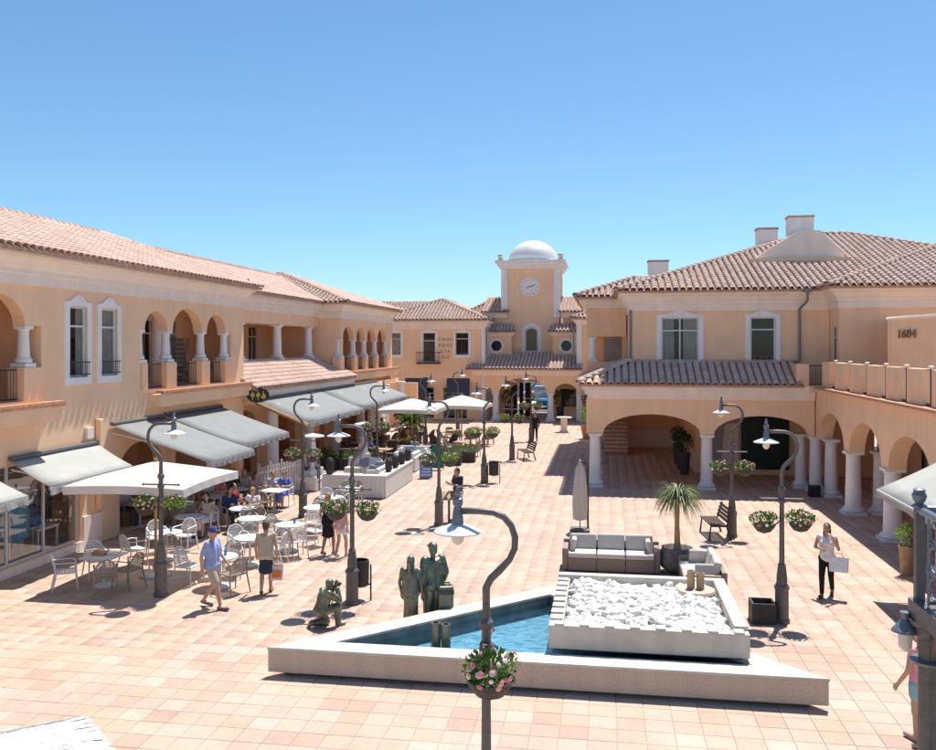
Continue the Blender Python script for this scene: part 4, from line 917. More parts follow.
# ================================================================ LAMPS
def make_lamp():
    t = thing('street_lamp', 'x', 'street lamp')
    MB().lathe([(.165, 0), (.165, .06), (.14, .09), (.135, .66), (.152, .70), (.152, .74), (.11, .80), (.105, .95), (.08, 1.15), (.085, 1.18), (.055, 1.22), (.046, 2.45), (.075, 2.47), (.075, 2.52), (.05, 2.56), (.05, 2.66), (.075, 2.70), (.075, 2.76), (.045, 2.8), (.042, 2.95)], 16).build('post', 'iron', t, smooth=False)
    p = [(0, 2.93), (0, 3.12), (.05, 3.22), (.15, 3.32), (.25, 3.43), (.305, 3.55), (.31, 3.67), (.27, 3.79), (.19, 3.88), (.08, 3.925), (-.08, 3.935), (-.30, 3.93)]
    MB().tube([(a, 0, b) for a, b in p], [.042] * 4 + [.036] * 8, 10).build('gooseneck', 'iron', t, smooth=True)
    MB().tube([(-.42, 0, 2.54), (.42, 0, 2.54)], .018, 8).ell((-.42, 0, 2.54), (.03, .03, .03), 8, 6).ell((.42, 0, 2.54), (.03, .03, .03), 8, 6).build('crossbar', 'iron', t)
    MB().lathe([(.03, 3.78), (.065, 3.79), (.055, 3.9), (.04, 3.98), (.055, 4.0), (.055, 4.06), (.025, 4.08), (.035, 4.13), (.02, 4.18), (.005, 4.2)], 12, (-.31, 0, 0)).build('lamp_cap', 'ironblue', t)
    MB().lathe([(.06, 3.79), (.11, 3.775), (.255, 3.715), (.26, 3.705), (.255, 3.70), (.11, 3.757), (.03, 3.765)], 28, (-.31, 0, 0)).build('lamp_shade', 'shade_w', t, smooth=True)
    MB().ell((-.31, 0, 3.66), (.075, .075, .10), 12, 8).build('bulb', 'bulb', t, smooth=True)
    return t
LP = make_lamp()
LAMPS = [(-10.02, 18.5, 1, 2, 'grey gooseneck lamp post beside the big white parasol'), (-5.54, 18.6, -1, 2, 'grey gooseneck lamp post beside the kneeling bronze photographer'),
    (-9.97, 27.78, 1, 2, 'grey gooseneck lamp post among the white cafe tables'), (-5.25, 27.22, -1, 2, 'grey gooseneck lamp post beside the man in navy shirt'),
    (-5.0, 35.86, -1, 2, 'grey gooseneck lamp post with a litter bin at its foot, toward the clock tower'), (-4.63, 43.31, -1, 2, 'grey gooseneck lamp post with a small bench at its foot'),
    (-4.43, 52.15, -1, 2, 'grey gooseneck lamp post beside the person in black before the gateway'), (3.72, 26.88, -1, 2, 'grey gooseneck lamp post beside the slatted bench near the arcade'),
    (3.59, 18.76, -1, 2, 'grey gooseneck lamp post with black square planter at its foot'), (-10, 37.4, 1, 2, 'grey gooseneck lamp post beside the white lounge sofas'),
    (-10, 47.9, 1, 2, 'grey gooseneck lamp post beside the far white parasols'), (-9.8, 57.5, 1, 2, 'grey gooseneck lamp post in front of the navy shop awnings'), (-1.26, 9.2, -1, 1, 'grey gooseneck lamp post standing in front of the fountain')]
for i, (x, y, d, nb, lab) in enumerate(LAMPS):
    rz = 0 if d < 0 else math.pi
    o = LP if i == 0 else dup(LP, (x, y, 0), rz)
    o.location = (x, y, 0); o.rotation_euler = (0, 0, rz + random.uniform(-.05, .05)); o['label'] = lab; o['group'] = 'gooseneck lamp posts'
    if nb == 1: [setattr(c, 'rotation_euler', (0, 0, R(90))) for c in o.children if c.name.startswith('crossbar')]
    if nb == 2:
        for s in (-1, 1): basket(x + s * .36, y - .03, 2.02 + random.uniform(-.03, .03), random.randrange(3), 'bowl of flowers on the ' + lab[15:].replace(', toward the clock tower', ''), 1.0 if y < 30 else 1.08)
    else: basket(x + .08, y - .28, 2.24, 2, 'bowl of pink and white flowers on the ' + lab[15:], 1.08)
# ================================================================ AWNINGS, PARASOLS
def awning(xb, xf, y0, y1, zb, zf, mat, label, group=None, val=.2, nseg=6):
    t = thing('awning', label, 'awning', (xb, (y0 + y1) / 2, zf), 0, group)
    m = MB(); n = nseg; k = 5; V = []
    for j in range(k + 1):
        for i in range(n + 1):
            a = j / k; V.append((xb + (xf - xb) * a, y0 + (y1 - y0) * i / n, zb + (zf - zb) * a - .035 * math.sin(math.pi * a) + .004 * math.sin(i * 2.1)))
    f = [(j * (n + 1) + i, j * (n + 1) + i + 1, (j + 1) * (n + 1) + i + 1, (j + 1) * (n + 1) + i) for j in range(k) for i in range(n)]
    o = m.add(V, f).build('canopy', mat, t, world=True, smooth=True); sm = o.modifiers.new('solid', 'SOLIDIFY'); sm.thickness = .012
    s = 1 if xf > xb else -1; nv = 40; V = []
    for i in range(nv + 1):
        y = y0 + (y1 - y0) * i / nv; V += [(xf + s * .012, y, zf - .02), (xf + s * (.012 + .015 * math.sin(i * 1.3)), y, zf - val - .015 * math.sin(i * .8))]
    MB().add(V, [(2 * i, 2 * i + 2, 2 * i + 3, 2 * i + 1) for i in range(nv)]).build('valance', mat, t, world=True)
    MB().box(min(xf - .03, xf + .01), max(xf - .03, xf + .01), y0, y1, zf - .07, zf - .015).build('front_bar', 'frame', t, world=True)
    for y in (y0 + .12, y1 - .12):
        MB().tube([(xb, y, zb - .25), ((xb + xf) / 2, y + .25, (zb + zf) / 2 - .12), (xf, y, zf - .05)], .025, 6).build('arm', 'frame', t, world=True)
    MB().tube([(xb + s * .05, y0, zb + .03), (xb + s * .05, y1, zb + .03)], .06, 8).build('roller', 'iron', t, world=True)
    return t
awning(-14.47, -13.35, 19.3, 23.05, 2.9, 2.27, 'awn_c', 'pale cream awning pulled out over the glazed shop front')
awning(-14.47, -13.1, 13.6, 18.15, 2.9, 2.25, 'awn_c', 'short cream awning over the shop before the glazed corner')
awning(-14.47, -11.3, 23.75, 26.85, 3.36, 2.33, 'awn_g', 'grey awning over the cafe, next to the cream awning')
awning(-14.47, -11.75, 26.9, 31.2, 3.40, 2.46, 'awn_g', 'long grey cafe awning below the oval black sign')
awning(-14.02, -11.75, 33.6, 41.4, 3.5, 2.62, 'awn_g', 'grey awning under the tiled porch roof, beside the oval sign')
awning(-14.02, -11.95, 41.5, 52.2, 3.5, 2.66, 'awn_g', 'long grey awning under the pavilion balcony by the brick stairs')
for y in (34.9, 36.4, 37.9, 39.5, 41.0):   # timber rafters on the grey awning
    pass
MB().tube([(-14.0, 33.5, 3.42), (-11.8, 33.5, 2.53)], .1, 4).build('awning_timber', 'timber', bpy.data.objects['arcade_building'], world=True)
awning(8.03, 6.25, 14.8, 21.5, 3.3, 2.38, 'awn_c', 'cream awning on the right arcade beside the iron gallery')
def parasol(x, y, half, ze, za, mat, label, rz=0, base=True, group=None, name='parasol'):
    t = thing(name, label, 'parasol', (x, y, 0), rz, group)
    V = []; k = 8
    cs = [(-1, -1), (1, -1), (1, 1), (-1, 1)]; m = MB()
    for q in range(4):
        (ax, ay), (bx, by) = cs[q], cs[(q + 1) % 4]; V = []
        for j in range(k + 1):
            f = j / k
            for i in range(k + 1):
                g = i / k; px = (ax + (bx - ax) * g) * half * f; py = (ay + (by - ay) * g) * half * f
                V.append((px, py, za + (ze - za) * f ** 1.05 + .05 * f * math.sin(math.pi * g)))
        m.add(V, [(j * (k + 1) + i, j * (k + 1) + i + 1, (j + 1) * (k + 1) + i + 1, (j + 1) * (k + 1) + i) for j in range(k) for i in range(k)])
    m.build('canopy', mat, t, smooth=False)
    m = MB()
    for q in range(4):
        (ax, ay), (bx, by) = cs[q], cs[(q + 1) % 4]; V = []
        for i in range(17):
            g = i / 16; px = (ax + (bx - ax) * g) * half; py = (ay + (by - ay) * g) * half; zz = ze + .05 * math.sin(math.pi * g); e = 1 + .004 * math.sin(i * 2.2)
            V += [(px * 1.001, py * 1.001, zz), (px * e, py * e, zz - .19)]
        m.add(V, [(2 * i, 2 * i + 2, 2 * i + 3, 2 * i + 1) for i in range(16)])
    m.build('valance', mat, t)
    MB().tube([(0, 0, .05), (0, 0, za)], .035, 10).ell((0, 0, za + .03), (.05, .05, .06), 8, 6).build('pole', 'timber' if base else 'frame', t)
    for cx, cy in cs: MB().tube([(0, 0, za - .06), (cx * half * .98, cy * half * .98, ze - .03)], .014, 5).build('rib', 'timber', t)
    MB().lathe([(.36, 0), (.36, .06), (.30, .10), (.06, .12), (.05, .3)], 20).build('base', 'stone', t)
    return t
parasol(-11.0, 20.05, 1.5, 2.42, 2.85, 'awn_w', 'big square white parasol over the cafe tables')
parasol(-10.1, 44.9, 1.55, 2.4, 2.95, 'awn_w', 'white parasol over dark chairs beside the leafy potted shrub', group='far white parasols')
parasol(-8.0, 48.2, 1.55, 2.4, 2.95, 'awn_w', 'white parasol over dark chairs, next to the gateway side', group='far white parasols')
mt['raffia'] = M('white_raffia', (.55, .54, .52), .95, .12, 14, 1.0, 45, island=.0)
pr = parasol(-4.45, 4.95, 1.95 / math.sqrt(2), 2.5, 3.05, 'raffia', 'white raffia parasol with rough woven top, standing in the foreground', R(45))
m = MB(); random.seed(3)
for q in range(4200):   # raffia strips laid down the slopes
    a = random.uniform(0, 4); k = int(a); g = a - k; cs = [(-1, -1), (1, -1), (1, 1), (-1, 1)]; (ax, ay), (bx, by) = cs[k % 4], cs[(k + 1) % 4]
    ex, ey = ax + (bx - ax) * g, ay + (by - ay) * g; f0 = random.uniform(.15, .9); f1 = min(1.03, f0 + random.uniform(.12, .25)); h = 1.95 / math.sqrt(2)
    P = lambda f, dz: Vector((ex * h * f, ey * h * f, 3.05 + (2.5 - 3.05) * f + .05 * f * math.sin(math.pi * g) + dz)); s = Vector((-(by - ay), bx - ax, 0)).cross(Vector((0, 0, 1))).normalized() * .011
    p, r_ = P(f0, .006), P(f1, .011); m.add([p - s, p + s, r_ + s, r_ - s], [(0, 1, 2, 3)])
o = m.build('raffia_strips', 'raffia', pr); o['kind'] = 'stuff'
# closed parasol beside the arcade
t = thing('closed_parasol', 'closed grey parasol tied upright beside the wicker sofa', 'parasol', (*G(580, 531), 0))
m = MB(); n = 12; V = []
for j in range(9):
    f = j / 8; z = .35 + 1.8 * f; r = .05 + .16 * math.sin(math.pi * (1 - f) * .62 + .35) * (1 - .35 * f) if f < 1 else .02
    for i in range(n): a = 2 * math.pi * i / n; rr = r * (1 + .22 * (-1) ** i); V.append((rr * math.cos(a), rr * math.sin(a), z))
m.add(V, [(j * n + i, j * n + (i + 1) % n, (j + 1) * n + (i + 1) % n, (j + 1) * n + i) for j in range(8) for i in range(n)] + [tuple(range(8 * n, 9 * n))]).build('canopy', 'cushion', t)
MB().tube([(0, 0, .05), (0, 0, 2.2)], .025, 8).build('pole', 'frame', t); MB().box(-.3, .3, -.3, .3, 0, .08).build('base', 'potg', t, bevel=.01)
MB().tube([(.24, .1, .04), (.24, .1, 2.0), (.1, .05, 2.15), (0, 0, 2.12)], .03, 8).build('mast', 'blackiron', t)
# ================================================================ SEATING
def make_chair(mat, label):
    t = thing('cafe_chair', label, 'chair')
    ring = []; 
    for i in range(17):
        a = math.pi * (i / 16); ring.append((-.235 * math.cos(a) * (1 if i not in (0, 16) else 1), -.22 - .10 * math.sin(a) ** .8, .46 + .40 * math.sin(a) ** .7))
    b = MB().tube(ring, .017, 6)
    for k in range(8):
        z = .50 + k * .044; q = max(0.0, 1 - ((z - .46) / .42) ** 3.2); w = .235 * q ** .5; yb = -.22 - .10 * min(1, (z - .46) / .40)
        b.cbox((0, yb, z), (2 * w, .012, .030), 0, R(-10))
    b.build('backrest', mat, t)
    s = MB()
    for k in range(8): s.box(-.22 + .0, .22, -.21 + k * .054, -.21 + k * .054 + .042, .432, .452)
    s.tube([(-.23, -.22, .44), (-.235, .22, .44), (.235, .22, .44), (.23, -.22, .44), (-.23, -.22, .44)], .017, 6); s.build('seat', mat, t)
    for sx in (-1, 1):
        MB().tube([(sx * .235, .21, .66), (sx * .24, .21, .44), (sx * .26, .25, 0)], [.017, .02, .015], 6).build('leg', mat, t)
        MB().tube([(sx * .235, -.22, .46), (sx * .24, -.22, .40), (sx * .27, -.31, 0)], [.017, .02, .015], 6).build('leg', mat, t)
        MB().tube([(sx * .235, .215, .645), (sx * .25, .1, .675), (sx * .25, -.12, .67), (sx * .2, -.28, .68)], .019, 6, flat=.7).build('armrest', mat, t)
    return t
CHW = make_chair('resin_w', 'x'); CHU = [0]
NAMES = {'w': ('white', None), 'b': ('taupe brown', 'resin_b'), 'g': ('grey', 'resin_g')}
def chair(x, y, face, kind, where, group='cafe armchairs'):
    """armchair at x, y turned to look towards the point face"""
    rz = math.atan2(face[1] - y, face[0] - x) - math.pi / 2 + random.uniform(-.18, .18)
    nm, m2 = NAMES[kind]; lab = '%s slatted resin armchair %s' % (nm, where)
    if CHU[0] == 0 and kind == 'w': o = CHW; CHU[0] = 1; o.location = (x, y, 0); o.rotation_euler = (0, 0, rz); o['label'] = lab
    else: o = dup(CHW, (x, y, 0), rz, lab, None, None, {'white_resin': mt[m2]} if m2 else None)
    o['group'] = group; return o
def make_table(mat, top, r=.42, h=.73, square=False):
    t = thing('cafe_table', 'x', 'table')
    if square: MB().box(-r, r, -r, r, h - .035, h).build('table_top', top, t, bevel=.01)
    else: MB().lathe([(r - .02, h - .04), (r, h - .03), (r, h - .008), (r - .012, h)], 28).build('table_top', top, t)
    MB().tube([(0, 0, .03), (0, 0, h - .04)], .032, 10).build('pedestal', mat, t)
    MB().lathe([(.26, 0), (.26, .015), (.05, .045), (.035, .08)], 18).build('base', mat, t); return t
TB = make_table('resin_w', 'cushion_w'); TBS = make_table('resin_w', 'cushion_w', .40, .73, True); USED = set()
def table(x, y, lab, proto=None, rz=0):
    p = proto or TB
    if p.name not in USED: USED.add(p.name); o = p; o.location = (x, y, 0); o.rotation_euler = (0, 0, rz); o['label'] = lab
    else: o = dup(p, (x, y, 0), rz, lab)
    o['group'] = 'white cafe tables'; return o
def tumbler(x, y, z, lab, mat='blue'):
    o = MB().lathe([(.033, 0), (.04, .12), (.033, .12), (.028, .015)], 10).build('tumbler', mat); o.location = (x, y, z); tag(o, lab, 'glass', 'blue tumblers on the cafe tables'); return o
TABLES = [((104, 555), 'beside the glazed shop front', [(66, 590, 'w'), (92, 572, 'w'), (107, 603, 'b'), (128, 588, 'b')], True),
    ((166, 532), 'under the big white parasol', [(146, 546, 'w'), (184, 551, 'w'), (134, 566, 'w'), (167, 562, 'b')], False),
    ((220, 556), 'behind the man in the blue shirt', [(179, 583, 'w'), (232, 592, 'b'), (244, 567, 'g'), (196, 556, 'w')], False),
    ((250, 537), 'behind the woman in the navy skirt', [(249, 550, 'g'), (268, 565, 'w'), (234, 556, 'w')], False),
    ((290, 524), 'beside the woman in the black dress', [(277, 546, 'g'), (302, 564, 'w'), (316, 546, 'w'), (282, 566, 'b')], False),
    ((317, 507), 'beside the lamp post among the cafe tables', [(321, 516, 'g'), (313, 538, 'w'), (336, 526, 'w')], False),
    ((331, 497), 'in front of the white lounge wall', [(318, 506, 'w'), (349, 509, 'g')], False),
    ((349, 489), 'close against the white lounge wall', [(343, 497, 'g'), (361, 500, 'b'), (366, 492, 'w')], False),
    ((274, 490), 'of the woman in the blue dress', [(269, 513, 'b'), (291, 504, 'w'), (270, 492, 'b'), (256, 508, 'b')], True),
    ((243, 508), 'of the man in the navy jumper', [(233, 528, 'b'), (219, 524, 'w'), (252, 528, 'b')], False),
    ((190, 516), 'of the seated woman with dark hair', [(190, 540, 'b'), (207, 535, 'w'), (174, 530, 'b')], False),
    ((214, 496), 'in the shade of the first grey awning', [(205, 508, 'b'), (226, 506, 'b'), (214, 500, 'w')], False), ((238, 488), 'between the awning and the picket screen', [(228, 500, 'b'), (250, 500, 'w'), (240, 492, 'b')], False), ((181, 503), 'deep under the first grey awning', [(172, 515, 'b'), (192, 514, 'w')], False), ((252, 518), 'behind the grey chairs in the sun', [(262, 530, 'b'), (244, 530, 'g')], False),
    ((140, 503), 'in the shade behind the big white parasol', [(128, 525, 'b'), (150, 520, 'w')], False)]
TP_ = []
for (px, py), where, chs, sq in TABLES:
    x, y = G(px, py, .73); TP_.append((x, y)); table(x, y, 'white cafe table ' + where, TBS if sq else TB, random.uniform(-.3, .3))
    for cx_, cy_, kd in chs:
        qx, qy = G(cx_, cy_); d = Vector((qx - x, qy - y)); L_ = d.length
        if L_ < .62: d = d.normalized() * .62
        elif L_ > 1.0: d = d.normalized() * .85
        chair(x + d.x, y + d.y, (x, y), kd, 'at the table ' + where)
for k, i in enumerate((1, 2, 4, 5, 6, 7)): tumbler(TP_[i][0] + .1, TP_[i][1] + .08, .732, 'blue glass tumbler on the table ' + TABLES[i][1])
# napkin tray and papers on the table by the shop
o = MB().box(-.16, .16, -.1, .1, 0, .09).build('napkin_box', 'timber', bevel=.008); o.location = (TP_[0][0] - .1, TP_[0][1], .732); tag(o, 'small wooden napkin box on the table by the shop front', 'box')
o = MB().box(-.13, .13, -.09, .09, 0, .07).build('menu_stack', 'paper', bevel=.008); o.location = (TP_[0][0] + .22, TP_[0][1] + .05, .732); tag(o, 'stack of white menus on the table by the shop front', 'menu')
# dark wicker chairs of the far terrace
def make_wicker():
    t = thing('wicker_chair', 'x', 'chair')
    b = MB(); V = []
    for j in range(5):
        for i in range(9):
            a = math.pi * (i / 8); z = .42 + j * .10; V.append((-.27 * math.cos(a), .05 - .30 * math.sin(a) - .02 * j, z - (.22 if i in (0, 8) else .1 if i in (1, 7) else 0) * (j / 4)))
    o = b.add(V, [(j * 9 + i, j * 9 + i + 1, (j + 1) * 9 + i + 1, (j + 1) * 9 + i) for j in range(4) for i in range(8)]).build('backrest', 'wicker', t); sm = o.modifiers.new('solid', 'SOLIDIFY'); sm.thickness = .03
    MB().cbox((0, .02, .42), (.5, .5, .07)).build('seat', 'wicker', t, bevel=.02)
    for sx in (-1, 1):
        for sy in (-1, 1): MB().tube([(sx * .23, .02 + sy * .22, .4), (sx * .24, .02 + sy * .24, 0)], .02, 6).build('leg', 'wicker', t)
    return t
WK = make_wicker(); TD = make_table('woodd', 'timber', .38, .73, True)
first = [True, True]
far = [(-12.4, 40.4), (-10.6, 40.9), (-12.6, 43.6), (-11.0, 44.6), (-9.0, 42.6), (-12.4, 47.2), (-10.9, 49.9), (-8.7, 46.6), (-8.9, 50.6), (-7.4, 44.6), (-7.2, 49.6)]
for i, (x, y) in enumerate(far):
    lab = 'small brown square table among the dark wicker chairs'
    if first[0]: o = TD; first[0] = False; o.location = (x, y, 0); o['label'] = lab
    else: o = dup(TD, (x, y, 0), random.uniform(-.2, .2), lab)
    o['group'] = 'tables of the far terrace'
    for k in range(3 if i % 2 else 4):
        a = k * math.pi / 2 + .3 + i; cx_, cy_ = x + .72 * math.cos(a), y + .72 * math.sin(a); rz = math.atan2(y - cy_, x - cx_) - math.pi / 2
        lab2 = 'dark wicker tub chair on the terrace before the clock building'
        if first[1]: o = WK; first[1] = False; o.location = (cx_, cy_, 0); o.rotation_euler = (0, 0, rz); o['label'] = lab2
        else: o = dup(WK, (cx_, cy_, 0), rz, lab2, None, None, {'dark_wicker': mt['resin_b']} if i in (8, 9, 10) else None)
        if i in (8, 9, 10): o['label'] = 'tan wicker tub chair on the terrace near the gateway'
        o['group'] = 'wicker chairs of the far terrace' if i < 8 else 'tan wicker chairs near the gateway'
# wicker sofas
def sofa(name, label, loc, rz, n, mat, cm, w=.8, d=.85, arms=True, h=.66):
    t = thing(name, label, 'sofa', loc, rz); W_ = n * w / 2; e = .14 if arms else 0
    for i in range(n): MB().box(-W_ + i * w + .006, -W_ + (i + 1) * w - .006, -d / 2, d / 2 - .12, .03, .34).build('seat_base', mat, t, bevel=.01)
    MB().box(-W_ - e, W_ + e, d / 2 - .115, d / 2, .03, h).build('back_frame', mat, t, bevel=.03)
    if arms:
        for s in (-1, 1): MB().box(min(s * W_, s * (W_ + e)), max(s * W_, s * (W_ + e)), -d / 2, d / 2 - .12, .03, .58).build('arm', mat, t, bevel=.03)
    for i in range(n):
        x0 = -W_ + i * w; 
        m = MB().box(x0 + .012, x0 + w - .012, -d / 2 - .01, d / 2 - .22, .345, .47); m.build('seat_cushion', cm, t, bevel=.035)
        MB().cbox((x0 + w / 2 + random.uniform(-.01, .01), d / 2 - .2, .64 + random.uniform(-.01, .015)), (w - .03, .17, .40), random.uniform(-.03, .03), R(-14), random.uniform(-.03, .03)).build('back_cushion', cm, t, bevel=.06)
    if arms:
        for s in (-1, 1): MB().cbox((s * (W_ - .12), -.02, .60), (.13, .42, .36), 0, 0, s * R(-14)).build('side_cushion', cm, t, bevel=.05)
    return t
x0, y0 = G(563, 573); x1, y1 = G(659, 573)
sofa('wicker_sofa', 'three seat taupe wicker sofa with pale grey cushions facing the fountain', ((x0 + x1) / 2, (y0 + y1) / 2 + .42, 0), R(0), 3, 'wicker_t', 'cushion', .72)
sofa('wicker_sofa', 'two seat taupe wicker sofa turned sideways beside the potted palm', (2.22, 20.95, 0), R(-90), 2, 'wicker_t', 'cushion', .85, .9)
# lounge behind the white wall
LW = thing('lounge_wall', 'low white timber wall enclosing the outdoor lounge', 'wall', (-8.3, 31.6, 0))
for i in range(15): MB().box(-10.56 + i * .16 + .003, -10.56 + (i + 1) * .16 - .003, 31.5, 31.56, .03, .80).build('plank', 'cushion_w', LW, world=True)
for i in range(28): MB().box(-8.16 - .0, -8.10, 31.56 + i * .165 + .003, 31.56 + (i + 1) * .165 - .003, .03, .80).build('plank', 'cushion_w', LW, world=True)
MB().box(-10.58, -8.08, 31.48, 31.85, .802, .86).box(-8.42, -8.08, 31.85, 36.2, .802, .86).build('coping', 'cushion_w', LW, world=True, bevel=.01)
MB().box(-10.55, -8.17, 31.57, 31.8, .02, .80).box(-8.38, -8.17, 31.8, 36.17, .02, .8).build('core', 'trim', LW, world=True)
for k, y in enumerate((32.6, 33.7, 34.8, 35.9)):
    o = MB().lathe([(.10, 0), (.14, .1), (.14, .42), (.08, .5), (.02, .52)], 10).build('lantern', 'blackiron'); o.location = (-8.26, y, .862); tag(o, 'dark lantern standing on the white lounge wall', 'lantern', 'lanterns on the lounge wall')
o = MB().lathe([(.12, 0), (.16, .1), (.16, .5), (.1, .6), (.02, .62)], 10).build('lantern', 'blackiron'); o.location = (-10.3, 31.66, .862); tag(o, 'dark lantern at the end of the white lounge wall by the heater', 'lantern')
for i, (x, y, rz, n) in enumerate(((-9.2, 34.6, R(-90), 3), (-10.4, 36.6, R(0), 2), (-11.6, 33.5, R(90), 2), (-8.9, 39.2, R(-90), 2), (-9.2, 41.2, R(0), 2))):
    sofa('lounge_sofa', ['white lounge sofa with its back to the low white wall', 'white lounge sofa between two others inside the low wall', 'white lounge sofa under the grey awning edge', 'white lounge sofa beyond the low wall by the blue menu board', 'white lounge sofa next to the dark wicker chairs'][i], (x, y, 0), rz, n, 'cushion_w', 'cushion_w', .75, .85, i != 1)
for i, (x, y) in enumerate(((-9.35, 34.2), (-10.3, 36.4), (-11.5, 33.2), (-9.0, 39.4), (-9.3, 41.0), (-9.3, 35.3))):
    o = MB().cbox((0, 0, 0), (.42, .16, .40), R(random.uniform(-60, 60)), R(-20)).build('scatter_cushion', 'cushion_b', bevel=.06); o.location = (x, y, .68); tag(o, 'slate blue scatter cushion on a white lounge sofa', 'cushion', 'slate cushions on the lounge sofas')
for x, y in ((-10.3, 34.4), (-9.9, 33.0)):
    table(x, y, 'low white square coffee table between the lounge sofas', TBS).scale = (1, 1, .6)
# benches
def bench(label, x, y, rz):
    t = thing('slatted_bench', label, 'bench', (x, y, 0), rz, 'slatted wooden benches')
    for k in range(5): MB().box(-.75, .75, -.22 + k * .10, -.22 + k * .10 + .08, .42, .455).build('slat', 'woodd', t, bevel=.006)
    for k in range(4): MB().cbox((0, .30 + k * .03, .54 + k * .105), (1.5, .03, .085), 0, R(-14)).build('slat', 'woodd', t, bevel=.006)
    for s in (-1, 1): MB().tube([(s * .62, -.25, 0), (s * .62, -.2, .41), (s * .62, .26, .41), (s * .62, .42, .92)], .03, 6).tube([(s * .62, .26, .41), (s * .62, .38, 0)], .03, 6).build('leg', 'blackiron', t)
    return t
bench('dark slatted bench end on beside the lamp near the arcade', *G(713, 536), R(-84)); bench('dark slatted bench beside the lamp before the gateway', -4.0, 43.6, R(-70))
def bin_(label, x, y, rz=0):
    t = thing('litter_bin', label, 'litter bin', (x, y, 0), rz, 'litter bins on stands')
    MB().lathe([(.17, .32), (.2, .35), (.21, .86), (.2, .9), (.18, .9), (.17, .5)], 16).build('bucket', 'blackiron', t)
    for s in (-1, 1): MB().tube([(s * .25, 0, 0), (s * .25, 0, .8)], .02, 6).build('leg', 'woodd', t)
    MB().tube([(-.25, 0, .36), (.25, 0, .36)], .02, 6).build('crosspiece', 'woodd', t); return t
bin_('dark litter bin on a stand beside the lamp by the kneeling statue', *G(360, 600)); bin_('dark litter bin on a stand at a lamp post near the tan wicker chairs', -4.6, 35.9)
# planters and potted plants
o = thing('square_planter', 'black square planter standing at the foot of the lamp post', 'planter', (3.2, 18.75, 0))
m = MB().box(-.24, .24, -.24, -.2, 0, .42).box(-.24, .24, .2, .24, 0, .42).box(-.24, -.2, -.2, .2, 0, .42).box(.2, .24, -.2, .2, 0, .42).box(-.2, .2, -.2, .2, 0, .3); m.build('box', 'pot', o)
MB().box(-.19, .19, -.19, .19, .3, .31).build('soil', 'soil', o)
t = thing('potted_palm', 'ponytail palm in a big round dark pot between the two wicker sofas', 'palm', (*G(677, 572), 0))
MB().lathe([(.22, 0), (.40, .14), (.47, .32), (.44, .5), (.37, .60), (.39, .63), (.34, .63), (.33, .5)], 24).build('pot', 'potg', t, smooth=True); MB().lathe([(.34, .5), (.02, .54)], 20).build('soil', 'soil', t)
MB().tube([(0, 0, .5), (.01, .01, .65), (.0, .0, 1.2), (.02, 0, 1.85)], [.13, .085, .06, .055], 10).build('trunk', 'timber', t)
def fronds(c, n, L_, w, mat, parent, droop=1.0, name='crown', upb=.5):
    m = MB(); c = Vector(c)
    for i in range(n):
        a = random.uniform(0, 6.283); e = random.uniform(-.1, 1.2) * upb + .25; d = Vector((math.cos(a) * math.cos(e), math.sin(a) * math.cos(e), math.sin(e))); s = Vector((-math.sin(a), math.cos(a), 0)); l = L_ * random.uniform(.7, 1.15); V = []; k = 6; p = c.copy(); q = d.copy()
        for j in range(k + 1):
            ww = w * (1 - (j / k) ** 2 * .95); V += [p - s * ww, p + s * ww]; p = p + q * l / k; q = (q + Vector((0, 0, -.34 * droop))).normalized()
        m.add(V, [(2 * j, 2 * j + 1, 2 * j + 3, 2 * j + 2) for j in range(k)])
    return m.build(name, mat, parent)
random.seed(5); fronds((.02, 0, 1.83), 300, .92, .016, 'leaf_p', t, 1.35, 'crown', .85)
def pot_shrub(label, x, y, r, zc, mat, n, size, potmat='pot', pr=.25, ph=.5, group=None, el=1.0):
    t = thing('potted_shrub', label, 'potted plant', (x, y, 0), 0, group)
    MB().lathe([(pr * .7, 0), (pr, ph), (pr * .88, ph), (pr * .85, ph - .08)], 16).build('pot', potmat, t); MB().tube([(0, 0, ph - .1), (0, 0, zc)], .03, 6).build('stem', 'wood', t)
    leaves_mb((0, 0, zc), (r, r, r * el), n, size).build('foliage', mat, t); return t
t = thing('potted_cycad', 'large bright green spiky plant beside the end of the grey awning', 'potted plant', (-11.5, 50.6, 0))
MB().box(-.6, .6, -.6, .6, 0, .8).build('planter', 'terra', t, bevel=.02); fronds((0, 0, 1.0), 260, 1.6, .05, 'leaf_y', t, .55, 'crown', .9); leaves_mb((0, 0, 1.75), (.95, .95, .85), 700, .16).build('foliage', 'leaf_y', t)
pot_shrub('bright clipped shrub in a terracotta tub by the arcade corner', -1.0, 54.0, .6, 1.45, 'leaf_y', 500, .12, 'terra', .55, .8)
for k, (px, py) in enumerate(((688, 476), (684, 462), (680, 452))):
    x, y = 3.45, 39.6 + k * 1.7; pot_shrub('clipped dark plant in a tall black pot inside the arcade', x, y, .38, 1.45, 'leaf_d', 420, .09, 'pot', .26, 1.0, 'tall potted plants inside the arcade')
for i, (x, y) in enumerate(((-7.5, 67.6), (-3.5, 67.8), (-1.2, 65.3))): pot_shrub(['dark potted shrub inside the gateway by its column', 'dark potted shrub under the small barred window', 'dark potted shrub in a tall urn at the end of the clock building'][i], x, y, .6, 1.7, 'leaf_d', 380, .14, 'pot', .32, 1.0)
pot_shrub('small green plant in a tan tub under the right awning', *G(907, 575), .26, .98, 'leaf_y', 300, .07, 'timber', .2, .72)
